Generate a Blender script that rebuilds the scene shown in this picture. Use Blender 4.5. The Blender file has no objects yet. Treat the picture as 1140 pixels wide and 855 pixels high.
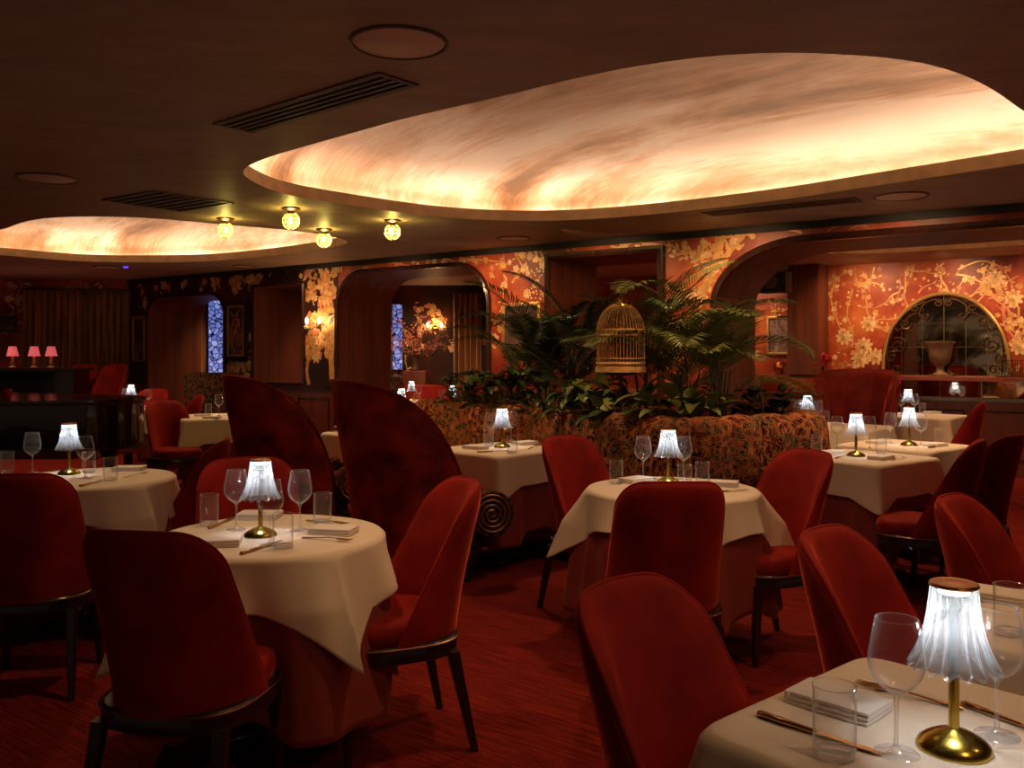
import bpy, bmesh, math, random
from math import sin, cos, pi, sqrt, radians as R
from mathutils import Vector, Matrix
from mathutils.geometry import tessellate_polygon

SC = bpy.context.scene
COL = SC.collection
random.seed(7)
HC, F0, YH, XC = 1.40, 1000.0, 393.0, 570.0      # eye height, focal length in px, horizon row, centre column
CEIL = 2.50
TT = 0.745                                          # table height with cloth
WD = Vector((.808, -.589)).normalized()             # direction along the archway wall (to the right, nearer)
WN = Vector((-WD.y, WD.x))                          # its normal, pointing away
W0 = Vector((0, 9.33))                              # wall plane of the archways
W1 = Vector((0, 14.27))                             # wall plane at the back of the second room

def P(x, y, z=TT):
    """point seen at pixel x, y that lies at height z"""
    d = (HC - z) * F0 / (y - YH)
    return Vector(((x - XC) / F0 * d, d, z))

def S(x, w0=W0):
    """distance along a wall plane where pixel column x meets it"""
    k = (x - XC) / F0
    return w0.y * k / (WD.x - k * WD.y)

def Zw(x, y, w0=W0):
    s = S(x, w0); d = w0.y + s * WD.y
    return HC + (YH - y) / F0 * d

# ------------------------------------------------------------------ materials
def new_mat(name):
    m = bpy.data.materials.new(name); m.use_nodes = True
    nt = m.node_tree; b = nt.nodes['Principled BSDF']
    return m, nt, b

def setp(b, **k):
    for n, v in k.items():
        n = {'color': 'Base Color', 'rough': 'Roughness', 'metal': 'Metallic', 'sheen': 'Sheen Weight', 'sheen_rough': 'Sheen Roughness',
             'sheen_tint': 'Sheen Tint', 'trans': 'Transmission Weight', 'ior': 'IOR', 'coat': 'Coat Weight', 'spec': 'Specular IOR Level',
             'emit': 'Emission Color', 'estr': 'Emission Strength', 'coat_rough': 'Coat Roughness', 'sub': 'Subsurface Weight'}[n]
        if isinstance(v, tuple) and len(v) == 3: v = (*v, 1)
        b.inputs[n].default_value = v

def pmat(name, color, rough=.5, var=0, vscale=5, bump=0, bscale=50, stretch=(1, 1, 1), **k):
    """principled material with procedural colour variation and bump"""
    m, nt, b = new_mat(name)
    setp(b, color=color, rough=rough, **k)
    N = nt.nodes.new; L = nt.links.new
    if var or bump:
        tc = N('ShaderNodeTexCoord'); mp = N('ShaderNodeMapping'); mp.inputs['Scale'].default_value = stretch
        L(tc.outputs['Object'], mp.inputs['Vector'])
    if var:
        nz = N('ShaderNodeTexNoise'); nz.inputs['Scale'].default_value = vscale; nz.inputs['Detail'].default_value = 5
        L(mp.outputs[0], nz.inputs['Vector'])
        cr = N('ShaderNodeValToRGB')
        cr.color_ramp.elements[0].position = .3; cr.color_ramp.elements[1].position = .7
        cr.color_ramp.elements[0].color = (*[c * (1 - var) for c in color], 1)
        cr.color_ramp.elements[1].color = (*[min(1, c * (1 + var)) for c in color], 1)
        L(nz.outputs['Fac'], cr.inputs[0]); L(cr.outputs[0], b.inputs['Base Color'])
    if bump:
        n2 = N('ShaderNodeTexNoise'); n2.inputs['Scale'].default_value = bscale; n2.inputs['Detail'].default_value = 3
        L(mp.outputs[0], n2.inputs['Vector'])
        bp = N('ShaderNodeBump'); bp.inputs['Strength'].default_value = bump; bp.inputs['Distance'].default_value = .004
        L(n2.outputs['Fac'], bp.inputs['Height']); L(bp.outputs[0], b.inputs['Normal'])
    return m

def velvet(name, c):
    m = pmat(name, c, .75, var=.35, vscale=6, bump=.12, bscale=260, sheen=.8, sheen_rough=.3, sheen_tint=(1, .16, .08), spec=.15)
    return m

def thin_glass(name, tint=(.995, .995, .995), fac=.14, edge=.9, pw_=3.0):
    m, nt, b = new_mat(name); nt.nodes.remove(b)
    N = nt.nodes.new; L = nt.links.new; out = nt.nodes['Material Output']
    tr = N('ShaderNodeBsdfTransparent'); tr.inputs[0].default_value = (*tint, 1)
    gl = N('ShaderNodeBsdfGlossy'); gl.inputs['Roughness'].default_value = .025
    lw = N('ShaderNodeLayerWeight'); lw.inputs[0].default_value = .5
    mr = N('ShaderNodeMapRange'); mr.inputs['To Min'].default_value = fac; mr.inputs['To Max'].default_value = edge
    pw = N('ShaderNodeMath'); pw.operation = 'POWER'; pw.inputs[1].default_value = pw_
    L(lw.outputs['Facing'], pw.inputs[0]); L(pw.outputs[0], mr.inputs[0])
    mx = N('ShaderNodeMixShader'); L(mr.outputs[0], mx.inputs[0]); L(tr.outputs[0], mx.inputs[1])
    df = N('ShaderNodeBsdfDiffuse'); df.inputs[0].default_value = (.85, .86, .88, 1); mg = N('ShaderNodeMixShader'); mg.inputs[0].default_value = .42; L(gl.outputs[0], mg.inputs[1]); L(df.outputs[0], mg.inputs[2]); L(mg.outputs[0], mx.inputs[2])
    L(mx.outputs[0], out.inputs[0]); return m

def real_glass(name, fac=.5):
    m, nt, b = new_mat(name); nt.nodes.remove(b)
    N = nt.nodes.new; L = nt.links.new; out = nt.nodes['Material Output']
    tr = N('ShaderNodeBsdfTransparent'); tr.inputs[0].default_value = (1, 1, 1, 1)
    gl = N('ShaderNodeBsdfGlass'); gl.inputs['Roughness'].default_value = .0; gl.inputs['IOR'].default_value = 1.48
    mx = N('ShaderNodeMixShader'); mx.inputs[0].default_value = fac; L(tr.outputs[0], mx.inputs[1]); L(gl.outputs[0], mx.inputs[2]); L(mx.outputs[0], out.inputs[0]); return m

def crystal_shade(name):
    m, nt, b = new_mat(name); nt.nodes.remove(b)
    N = nt.nodes.new; L = nt.links.new; out = nt.nodes['Material Output']
    tr = N('ShaderNodeBsdfTransparent'); tr.inputs[0].default_value = (.97, .99, 1, 1)
    tl = N('ShaderNodeBsdfTranslucent'); tl.inputs[0].default_value = (.74, .80, .86, 1)
    gl = N('ShaderNodeBsdfGlossy'); gl.inputs['Roughness'].default_value = .08
    lw = N('ShaderNodeLayerWeight'); lw.inputs[0].default_value = .45
    m1 = N('ShaderNodeMixShader'); m1.inputs[0].default_value = .45
    L(tl.outputs[0], m1.inputs[1]); L(gl.outputs[0], m1.inputs[2])
    mr = N('ShaderNodeMapRange'); mr.inputs['To Min'].default_value = .14; mr.inputs['To Max'].default_value = 1.0
    pw = N('ShaderNodeMath'); pw.operation = 'POWER'; pw.inputs[1].default_value = 2.0; L(lw.outputs['Facing'], pw.inputs[0]); L(pw.outputs[0], mr.inputs[0])
    m2 = N('ShaderNodeMixShader'); L(mr.outputs[0], m2.inputs[0]); L(tr.outputs[0], m2.inputs[1]); L(m1.outputs[0], m2.inputs[2])
    L(m2.outputs[0], out.inputs[0]); return m

def emit(name, c, s):
    m, nt, b = new_mat(name); setp(b, color=c, emit=c, estr=s); return m

def ramp(nt, fac, stops, interp='LINEAR'):
    cr = nt.nodes.new('ShaderNodeValToRGB'); e = cr.color_ramp.elements; cr.color_ramp.interpolation = interp
    e[0].position = stops[0][0]; e[0].color = (*stops[0][1], 1)
    e[1].position = stops[1][0]; e[1].color = (*stops[1][1], 1)
    for p, c in stops[2:]:
        q = e.new(p); q.color = (*c, 1)
    nt.links.new(fac, cr.inputs[0]); return cr.outputs[0]

def carpet():
    m, nt, b = new_mat('red_carpet'); N = nt.nodes.new; L = nt.links.new
    tc = N('ShaderNodeTexCoord'); mp = N('ShaderNodeMapping')
    mp.vector_type = 'POINT'; mp.inputs['Rotation'].default_value = (0, 0, -math.atan2(WD.y, WD.x))
    L(tc.outputs['Object'], mp.inputs['Vector'])
    mp2 = N('ShaderNodeMapping'); mp2.inputs['Scale'].default_value = (1.2, 30, 1); L(mp.outputs[0], mp2.inputs['Vector'])
    n = N('ShaderNodeTexNoise'); n.inputs['Scale'].default_value = 3.2; n.inputs['Detail'].default_value = 6; n.inputs['Roughness'].default_value = .75
    L(mp2.outputs[0], n.inputs['Vector'])
    n2 = N('ShaderNodeTexNoise'); n2.inputs['Scale'].default_value = 140; n2.inputs['Detail'].default_value = 2
    L(mp.outputs[0], n2.inputs['Vector'])
    ad = N('ShaderNodeMath'); ad.operation = 'MULTIPLY_ADD'; ad.inputs[1].default_value = .35; L(n2.outputs['Fac'], ad.inputs[0]); L(n.outputs['Fac'], ad.inputs[2])
    col = ramp(nt, ad.outputs[0], [(.45, (.028, .003, .003)), (.90, (.42, .042, .022)), (.62, (.125, .010, .008)), (.75, (.24, .018, .010))])
    L(col, b.inputs['Base Color']); setp(b, rough=.95, spec=.1)
    bp = N('ShaderNodeBump'); bp.inputs['Strength'].default_value = .6; bp.inputs['Distance'].default_value = .006
    L(ad.outputs[0], bp.inputs['Height']); L(bp.outputs[0], b.inputs['Normal'])
    return m

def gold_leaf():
    """brushed metallic leaf on the ceiling domes, reflected light streaks put into its colour"""
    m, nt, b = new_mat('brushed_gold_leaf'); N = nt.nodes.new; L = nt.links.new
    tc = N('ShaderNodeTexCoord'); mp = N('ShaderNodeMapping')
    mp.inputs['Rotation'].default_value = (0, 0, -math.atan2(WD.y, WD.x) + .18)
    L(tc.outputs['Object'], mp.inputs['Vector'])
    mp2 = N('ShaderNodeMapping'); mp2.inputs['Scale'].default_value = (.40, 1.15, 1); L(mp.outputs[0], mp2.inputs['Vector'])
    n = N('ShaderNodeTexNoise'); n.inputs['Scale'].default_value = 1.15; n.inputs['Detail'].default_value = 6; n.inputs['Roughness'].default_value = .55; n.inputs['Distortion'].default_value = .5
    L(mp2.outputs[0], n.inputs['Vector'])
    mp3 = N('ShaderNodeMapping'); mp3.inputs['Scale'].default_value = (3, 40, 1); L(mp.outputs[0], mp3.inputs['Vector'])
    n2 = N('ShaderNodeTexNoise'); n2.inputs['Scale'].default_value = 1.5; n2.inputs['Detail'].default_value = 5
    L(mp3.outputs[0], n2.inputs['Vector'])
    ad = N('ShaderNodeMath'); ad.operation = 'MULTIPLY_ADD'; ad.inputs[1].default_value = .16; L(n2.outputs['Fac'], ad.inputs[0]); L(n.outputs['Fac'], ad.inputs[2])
    col = ramp(nt, ad.outputs[0], [(.42, (.20, .12, .07)), (.66, (.98, .94, .92)), (.49, (.40, .26, .17)), (.56, (.66, .50, .40))])  # pale clouds paint the bright reflected streaks into the leaf
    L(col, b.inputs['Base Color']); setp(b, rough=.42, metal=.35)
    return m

def ceiling_mat():
    m, nt, b = new_mat('brown_plaster'); N = nt.nodes.new; L = nt.links.new
    tc = N('ShaderNodeTexCoord'); mp = N('ShaderNodeMapping'); mp.inputs['Scale'].default_value = (1, 3, 1); L(tc.outputs['Object'], mp.inputs['Vector'])
    n = N('ShaderNodeTexNoise'); n.inputs['Scale'].default_value = 2.2; n.inputs['Detail'].default_value = 8; n.inputs['Roughness'].default_value = .65
    L(mp.outputs[0], n.inputs['Vector'])
    col = ramp(nt, n.outputs['Fac'], [(.3, (.34, .245, .172)), (.7, (.48, .35, .25))])
    L(col, b.inputs['Base Color']); setp(b, rough=.55, spec=.3); return m

def tapestry(name, dark=False, sc=1.0):
    m, nt, b = new_mat(name); N = nt.nodes.new; L = nt.links.new
    tc = N('ShaderNodeTexCoord')
    v = N('ShaderNodeTexVoronoi'); v.inputs['Scale'].default_value = 7 * sc; v.inputs['Randomness'].default_value = .7
    dz = N('ShaderNodeTexNoise'); dz.inputs['Scale'].default_value = 14 * sc; L(tc.outputs['Object'], dz.inputs['Vector'])
    mxv = N('ShaderNodeMixRGB'); mxv.blend_type = 'LINEAR_LIGHT'; mxv.inputs[0].default_value = .05
    L(tc.outputs['Object'], mxv.inputs[1]); L(dz.outputs['Color'], mxv.inputs[2]); L(mxv.outputs[0], v.inputs['Vector'])
    w = N('ShaderNodeMath'); w.operation = 'MULTIPLY'; w.inputs[1].default_value = 75; L(v.outputs['Distance'], w.inputs[0])
    s = N('ShaderNodeMath'); s.operation = 'SINE'; L(w.outputs[0], s.inputs[0])
    v2 = N('ShaderNodeTexVoronoi'); v2.inputs['Scale'].default_value = 30 * sc; L(mxv.outputs[0], v2.inputs['Vector'])
    ad = N('ShaderNodeMath'); ad.operation = 'MULTIPLY_ADD'; ad.inputs[1].default_value = .22; L(s.outputs[0], ad.inputs[0]); L(v2.outputs['Distance'], ad.inputs[2])
    if dark:
        ca = ramp(nt, ad.outputs[0], [(.35, (.01, .006, .005)), (.62, (.16, .09, .03)), (.5, (.03, .02, .01)), (.85, (.10, .02, .01))])
        cb = ca
    else:
        ca = ramp(nt, ad.outputs[0], [(.22, (.018, .008, .006)), (.34, (.40, .065, .02)), (.50, (.12, .06, .028)), (.68, (.48, .20, .06))], 'CONSTANT')
        cb = ramp(nt, ad.outputs[0], [(.22, (.02, .012, .01)), (.34, (.33, .16, .05)), (.50, (.045, .045, .025)), (.68, (.42, .10, .03))], 'CONSTANT')
    n3 = N('ShaderNodeTexNoise'); n3.inputs['Scale'].default_value = 5; L(tc.outputs['Object'], n3.inputs['Vector'])
    st = N('ShaderNodeMath'); st.operation = 'GREATER_THAN'; st.inputs[1].default_value = .5; L(n3.outputs['Fac'], st.inputs[0])
    mx = N('ShaderNodeMixRGB'); L(st.outputs[0], mx.inputs[0]); L(ca, mx.inputs[1]); L(cb, mx.inputs[2])
    L(mx.outputs[0], b.inputs['Base Color']); setp(b, rough=.85, spec=.15)
    bp = N('ShaderNodeBump'); bp.inputs['Strength'].default_value = .25; bp.inputs['Distance'].default_value = .004
    L(ad.outputs[0], bp.inputs['Height']); L(bp.outputs[0], b.inputs['Normal'])
    return m

def wood(name, c1, c2, rough=.3, scale=1.0, axis=2, coat=.2):
    m, nt, b = new_mat(name); N = nt.nodes.new; L = nt.links.new
    tc = N('ShaderNodeTexCoord'); mp = N('ShaderNodeMapping'); sc = [14 * scale] * 3; sc[axis] = .9 * scale; mp.inputs['Scale'].default_value = sc
    L(tc.outputs['Object'], mp.inputs['Vector'])
    n = N('ShaderNodeTexNoise'); n.inputs['Scale'].default_value = 1; n.inputs['Detail'].default_value = 6; n.inputs['Distortion'].default_value = .6; L(mp.outputs[0], n.inputs['Vector'])
    L(ramp(nt, n.outputs['Fac'], [(.3, c1), (.7, c2)]), b.inputs['Base Color']); setp(b, rough=rough, coat=coat, coat_rough=.2); return m

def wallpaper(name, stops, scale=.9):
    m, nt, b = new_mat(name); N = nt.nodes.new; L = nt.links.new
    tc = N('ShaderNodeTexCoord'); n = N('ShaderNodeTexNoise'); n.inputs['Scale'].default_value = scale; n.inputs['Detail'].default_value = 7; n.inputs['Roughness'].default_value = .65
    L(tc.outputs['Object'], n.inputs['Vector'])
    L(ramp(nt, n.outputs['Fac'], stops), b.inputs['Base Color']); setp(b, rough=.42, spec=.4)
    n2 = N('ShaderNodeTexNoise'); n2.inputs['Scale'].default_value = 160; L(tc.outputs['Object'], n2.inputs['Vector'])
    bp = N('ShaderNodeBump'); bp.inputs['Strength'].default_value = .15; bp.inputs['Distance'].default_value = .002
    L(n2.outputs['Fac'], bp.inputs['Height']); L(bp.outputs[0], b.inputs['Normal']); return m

def stained():
    m, nt, b = new_mat('blue_leaded_glass'); N = nt.nodes.new; L = nt.links.new
    tc = N('ShaderNodeTexCoord'); v = N('ShaderNodeTexVoronoi'); v.inputs['Scale'].default_value = 12; L(tc.outputs['Object'], v.inputs['Vector'])
    v2 = N('ShaderNodeTexVoronoi'); v2.feature = 'DISTANCE_TO_EDGE'; v2.inputs['Scale'].default_value = 12; L(tc.outputs['Object'], v2.inputs['Vector'])
    c1 = ramp(nt, v.outputs['Color'], [(.0, (.05, .09, .34)), (1, (.40, .46, .85)), (.55, (.12, .17, .50))])
    e = ramp(nt, v2.outputs['Distance'], [(.03, (.04, .03, .05)), (.10, (1, 1, 1))])
    mx = N('ShaderNodeMixRGB'); mx.blend_type = 'MULTIPLY'; mx.inputs[0].default_value = 1; L(c1, mx.inputs[1]); L(e, mx.inputs[2])
    L(mx.outputs[0], b.inputs['Base Color']); L(mx.outputs[0], b.inputs['Emission Color']); setp(b, estr=1.0, rough=.2); return m

def picture(name, cols, scale=4):
    m, nt, b = new_mat(name); N = nt.nodes.new; L = nt.links.new
    tc = N('ShaderNodeTexCoord'); n = N('ShaderNodeTexNoise'); n.inputs['Scale'].default_value = scale; n.inputs['Detail'].default_value = 4; n.inputs['Distortion'].default_value = 1.2
    L(tc.outputs['Object'], n.inputs['Vector'])
    k = len(cols); L(ramp(nt, n.outputs['Fac'], [(.32 + .36 * i / (k - 1), c) for i, c in enumerate(cols)]), b.inputs['Base Color']); setp(b, rough=.3); return m

M = {}
M['velvet'] = velvet('red_velvet', (.25, .011, .008))
M['velvet_dark'] = pmat('crushed_red_velvet', (.29, .020, .012), .55, var=.75, vscale=5, bump=.2, bscale=30, sheen=.5, sheen_rough=.4, sheen_tint=(1, .12, .06), spec=.2)
M['channel_velvet'] = velvet('channel_velvet', (.16, .012, .008))
M['ebony'] = wood('ebony_wood', (.010, .005, .004), (.022, .010, .007), .32)
M['mahogany'] = wood('mahogany', (.095, .020, .009), (.20, .050, .020), .5, .6, coat=0)
M['panel'] = wood('wainscot_wood', (.11, .017, .009), (.19, .036, .016), .45, .6)
M['dark_trim'] = wood('dark_trim', (.030, .010, .007), (.055, .018, .011), .25)
M['brass'] = pmat('brass', (.50, .37, .07), .22, metal=1)
M['bronze'] = pmat('bronze_trim', (.30, .17, .09), .35, metal=1)
M['cutlery'] = pmat('gold_cutlery', (.50, .30, .14), .2, metal=1)
M['linen'] = pmat('white_linen', (.80, .68, .54), .85, var=.05, vscale=3, bump=.15, bscale=30, sheen=.15)
M['napkin'] = pmat('napkin_linen', (.80, .73, .66), .85, bump=.1, bscale=60)
M['under'] = pmat('burgundy_cloth', (.20, .020, .012), .7, var=.12, bump=.1, bscale=30, sheen=.3, sheen_tint=(1, .3, .2))
M['glass'] = thin_glass('clear_glass', fac=.035, pw_=3.6)
M['glass_solid'] = thin_glass('clear_glass_stem', fac=.14, pw_=1.6)
M['shade'] = crystal_shade('fluted_crystal')
M['cap'] = pmat('copper_cap', (.45, .22, .10), .25, metal=1)
M['led'] = emit('lamp_led', (1, .93, .80), 14)
M['strip'] = emit('warm_led_strip', (1, .72, .48), 18)
M['carpet'] = carpet()
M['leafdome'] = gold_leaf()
M['lip'] = pmat('gilded_plaster', (.80, .56, .30), .5, var=.15, vscale=8, metal=.15)
M['ceiling'] = ceiling_mat()
M['grille'] = pmat('speaker_grille', (.85, .66, .54), .7, var=.06, vscale=200)
M['black'] = pmat('matt_black', (.008, .007, .007), .6)
M['vent'] = pmat('vent_metal', (.10, .06, .045), .5)
M['tapestry'] = tapestry('paisley_tapestry', sc=.7)
M['tapestry_dark'] = tapestry('dark_leafy_tapestry', True, .8)
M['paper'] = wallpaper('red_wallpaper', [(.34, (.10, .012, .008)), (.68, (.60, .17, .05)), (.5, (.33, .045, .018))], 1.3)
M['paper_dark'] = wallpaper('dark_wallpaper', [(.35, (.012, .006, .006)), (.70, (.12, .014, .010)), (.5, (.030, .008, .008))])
M['gold_ink'] = pmat('gold_print', (.62, .35, .12), .4, var=.3, vscale=14, metal=.2)
M['cream_ink'] = pmat('cream_print', (.74, .50, .26), .45, var=.25, vscale=18)
M['rose_ink'] = pmat('rose_print', (.55, .20, .11), .45, var=.3, vscale=18)
M['dark_ink'] = pmat('dark_print', (.05, .018, .012), .5)
M['leaf'] = pmat('dark_green_leaf', (.040, .080, .018), .38, var=.5, vscale=6)
M['leaf2'] = pmat('olive_green_leaf', (.13, .15, .032), .42, var=.5, vscale=6)
M['leaf3'] = pmat('deep_green_leaf', (.014, .034, .012), .35, var=.4, vscale=8)
M['stem'] = pmat('plant_stem', (.10, .09, .03), .6)
M['soil'] = pmat('potting_soil', (.02, .012, .008), .95, var=.4, vscale=30)
M['wicker'] = pmat('bamboo', (.62, .36, .13), .5, var=.25, vscale=20)
M['lacquer'] = pmat('black_lacquer', (.006, .004, .004), .12, coat=.6, coat_rough=.03)
M['curtain'] = pmat('brown_gold_curtain', (.38, .17, .06), .7, var=.6, vscale=3, sheen=.3, stretch=(6, 6, .4))
M['stained'] = stained()
M['gilt'] = pmat('gilt_frame', (.50, .30, .10), .4, metal=.6, bump=.4, bscale=80)
M['pic_a'] = picture('dark_floral_painting', [(.01, .008, .006), (.02, .016, .010), (.30, .10, .08), (.03, .04, .015)], 5)
M['pic_b'] = picture('figure_painting', [(.02, .015, .015), (.30, .20, .20), (.10, .06, .06), (.35, .25, .25)], 5)
M['pic_c'] = picture('grey_painting', [(.03, .02, .02), (.06, .035, .03), (.22, .14, .13)], 3)
M['mirror'] = pmat('antique_mirror', (.75, .66, .50), .04, metal=1)
M['came'] = pmat('mirror_seam', (.35, .28, .18), .35, metal=1)
M['iron'] = pmat('wrought_iron', (.10, .055, .025), .4, metal=.8)
M['stone'] = pmat('bronze_urn', (.20, .12, .065), .6, var=.3, vscale=10, metal=.3)
M['pink'] = emit('pink_fabric_shade', (.80, .13, .15), .55)
M['bulb'] = emit('warm_bulb', (1, .62, .28), 22)
M['globe_glass'] = thin_glass('amber_crystal_globe', tint=(.95, .88, .42), fac=.22, edge=.9, pw_=1.0)
M['petal_pink'] = pmat('pink_petals', (.45, .13, .10), .6, var=.4, vscale=10)
M['petal_red'] = pmat('red_petals', (.50, .01, .02), .6)
M['copper'] = pmat('copper_bowl', (.50, .16, .06), .3, metal=1)
M['blue_led'] = emit('blue_indicator', (.08, .04, .9), 3)

# ------------------------------------------------------------------ mesh building
class MB:
    def __init__(s): s.v = []; s.f = []; s.m = []
    def add(s, vs, fs, mi=0, mtx=None):
        o = len(s.v)
        s.v += [tuple(mtx @ Vector(v)) for v in vs] if mtx else [tuple(v) for v in vs]
        s.f += [tuple(i + o for i in f) for f in fs]; s.m += [mi] * len(fs); return s
    def box(s, c, d, mi=0, rz=0, mtx=None, bev=0, taper=1):
        """box about centre c, size d; its edges chamfered by bev; bottom scaled by taper"""
        bm = bmesh.new(); bmesh.ops.create_cube(bm, size=1)
        for v in bm.verts:
            t = taper if v.co.z < 0 else 1
            v.co = Vector((v.co.x * d[0] * t, v.co.y * d[1] * t, v.co.z * d[2]))
        if bev: bmesh.ops.bevel(bm, geom=bm.edges[:], offset=bev, segments=2, affect='EDGES', profile=.6)
        m = Matrix.Translation(c) @ Matrix.Rotation(rz, 4, 'Z')
        if mtx: m = mtx @ m
        bm.verts.index_update()
        s.add([v.co.copy() for v in bm.verts], [[v.index for v in f.verts] for f in bm.faces], mi, m); bm.free(); return s
    def loft(s, rings, mi=0, cap0=True, cap1=True, mtx=None, closed=True):
        n = len(rings[0]); vs = [p for r in rings for p in r]; fs = []
        for i in range(len(rings) - 1):
            for j in range(n if closed else n - 1):
                k = (j + 1) % n; fs.append((i * n + j, i * n + k, (i + 1) * n + k, (i + 1) * n + j))
        if cap0: fs.append(tuple(reversed(range(n))))
        if cap1: fs.append(tuple((len(rings) - 1) * n + j for j in range(n)))
        return s.add(vs, fs, mi, mtx)
    def lathe(s, prof, n=24, mi=0, c=(0, 0, 0), cap0=True, cap1=True, mtx=None, mod=None):
        rings = []
        for r, z in prof:
            rings.append([Vector((c[0] + r * (mod(2 * pi * j / n, r, z) if mod else 1) * cos(2 * pi * j / n),
                                  c[1] + r * (mod(2 * pi * j / n, r, z) if mod else 1) * sin(2 * pi * j / n), c[2] + z)) for j in range(n)])
        return s.loft(rings, mi, cap0, cap1, mtx)
    def tube(s, pts, rad, n=8, mi=0, mtx=None):
        pts = [Vector(p) for p in pts]; rings = []
        if not hasattr(rad, '__len__'): rad = [rad] * len(pts)
        up = Vector((0, 0, 1)); last = None
        for i, p in enumerate(pts):
            d = (pts[min(i + 1, len(pts) - 1)] - pts[max(i - 1, 0)])
            if d.length < 1e-9: d = Vector((0, 0, 1))
            d.normalize()
            a = last if last is not None else (Vector((1, 0, 0)) if abs(d.z) > .9 else up)
            a = a - d * a.dot(d)
            if a.length < 1e-5: a = d.orthogonal()
            a.normalize(); b = d.cross(a); last = a
            rings.append([p + (a * cos(2 * pi * j / n) + b * sin(2 * pi * j / n)) * rad[i] for j in range(n)])
        return s.loft(rings, mi, True, True, mtx)
    def build(s, name, mats, parent=None, loc=None, smooth=40, rz=0):
        me = bpy.data.meshes.new(name); me.from_pydata(s.v, [], s.f)
        mats = mats if isinstance(mats, (list, tuple)) else [mats]
        for m in mats: me.materials.append(M[m] if isinstance(m, str) else m)
        me.polygons.foreach_set('material_index', s.m)
        if smooth:
            me.polygons.foreach_set('use_smooth', [True] * len(me.polygons))
            me.set_sharp_from_angle(angle=R(smooth))
        me.update()
        o = bpy.data.objects.new(name, me); COL.objects.link(o)
        if parent: o.parent = parent
        if loc is not None: o.location = loc
        if rz: o.rotation_euler.z = rz
        return o

def tag(o, label, cat, group=None, kind=None):
    o['label'] = label; o['category'] = cat
    if group: o['group'] = group
    if kind: o['kind'] = kind
    return o

def thing(name, label, cat, loc=(0, 0, 0), rz=0, group=None):
    o = bpy.data.objects.new(name, None); COL.objects.link(o); o.empty_display_size = .1
    o.location = loc; o.rotation_euler.z = rz; return tag(o, label, cat, group)

def struct(o):
    o['kind'] = 'structure'; return o

def dup(o, loc=None, rz=None, label=None, group=None, parent=None):
    c = o.copy(); COL.objects.link(c)
    if parent: c.parent = parent
    if loc is not None: c.location = loc
    if rz is not None: c.rotation_euler.z = rz
    if label: c['label'] = label
    if group: c['group'] = group
    for ch in [x for x in ALLCH.get(o.name, [])]:
        dup(ch, parent=c)
    return c
ALLCH = {}
def register(o):
    ALLCH[o.name] = [c for c in bpy.data.objects if c.parent == o]
    for c in ALLCH[o.name]: register(c)
PROTO = {}
def place(kind, maker, loc, rz, label, group=None, cat=None):
    """first call makes the thing, later calls copy it with its parts"""
    if kind not in PROTO:
        o = maker(); register(o); PROTO[kind] = o
        o.location = loc; o.rotation_euler.z = rz; o['label'] = label
        if group: o['group'] = group
    else:
        o = dup(PROTO[kind], loc, rz, label, group)
    return o

def catmull(pts, n, closed=True):
    out = []; k = len(pts)
    rng = k if closed else k - 1
    per = max(1, n // rng)
    for i in range(rng):
        g = (lambda j: Vector(pts[j % k])) if closed else (lambda j: Vector(pts[max(0, min(k - 1, j))]))
        a, b, c, d = g(i - 1), g(i), g(i + 1), g(i + 2)
        for q in range(per):
            t = q / per
            out.append(.5 * ((2 * b) + (c - a) * t + (2 * a - 5 * b + 4 * c - d) * t * t + (3 * b - a - 3 * c + d) * t ** 3))
    if not closed: out.append(Vector(pts[-1]))
    return out
# ------------------------------------------------------------------ the room
XL, XR, YN, YB = -10.0, 9.0, -3.0, 15.3
def wp(s, z, off=0, w0=W0):
    """point on an archway-type wall: s along it, off in front of it (towards the camera when negative)"""
    p = w0 + WD * s + WN * off
    return Vector((p.x, p.y, z))

b = MB(); b.add([(XL, YN, 0), (XR, YN, 0), (XR, 18, 0), (XL, 18, 0)], [(0, 1, 2, 3)])
fl = struct(b.build('floor', 'carpet', smooth=0))

# ceiling with the lit coffers
def pxc(x, y): p = P(x, y, CEIL); return (p.x, p.y)
COF1 = [pxc(267, 192), pxc(283, 203), pxc(318, 216.5), pxc(400, 230), pxc(500, 242.5), pxc(600, 246), pxc(700, 241), pxc(850, 225), pxc(1000, 203), pxc(1140, 182),
        (3.30, 4.75), (3.02, 4.35), pxc(1165, 136), pxc(1105, 99), pxc(1052, 75), pxc(1000, 65), pxc(930, 59.5), pxc(850, 58), pxc(770, 64), pxc(700, 75), pxc(635, 88), pxc(570, 105), pxc(510, 118), pxc(450, 132), pxc(400, 146), pxc(350, 160), pxc(305, 173), pxc(280, 182)]
COF2 = [pxc(388, 269), pxc(360, 277), pxc(300, 285), pxc(230, 291), pxc(160, 292), pxc(90, 291), pxc(0, 284), (-6.1, 9.7), (-5.6, 8.7), pxc(0, 256), pxc(20, 249), pxc(60, 242), pxc(150, 242), pxc(250, 250), pxc(340, 258.5)]
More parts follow.
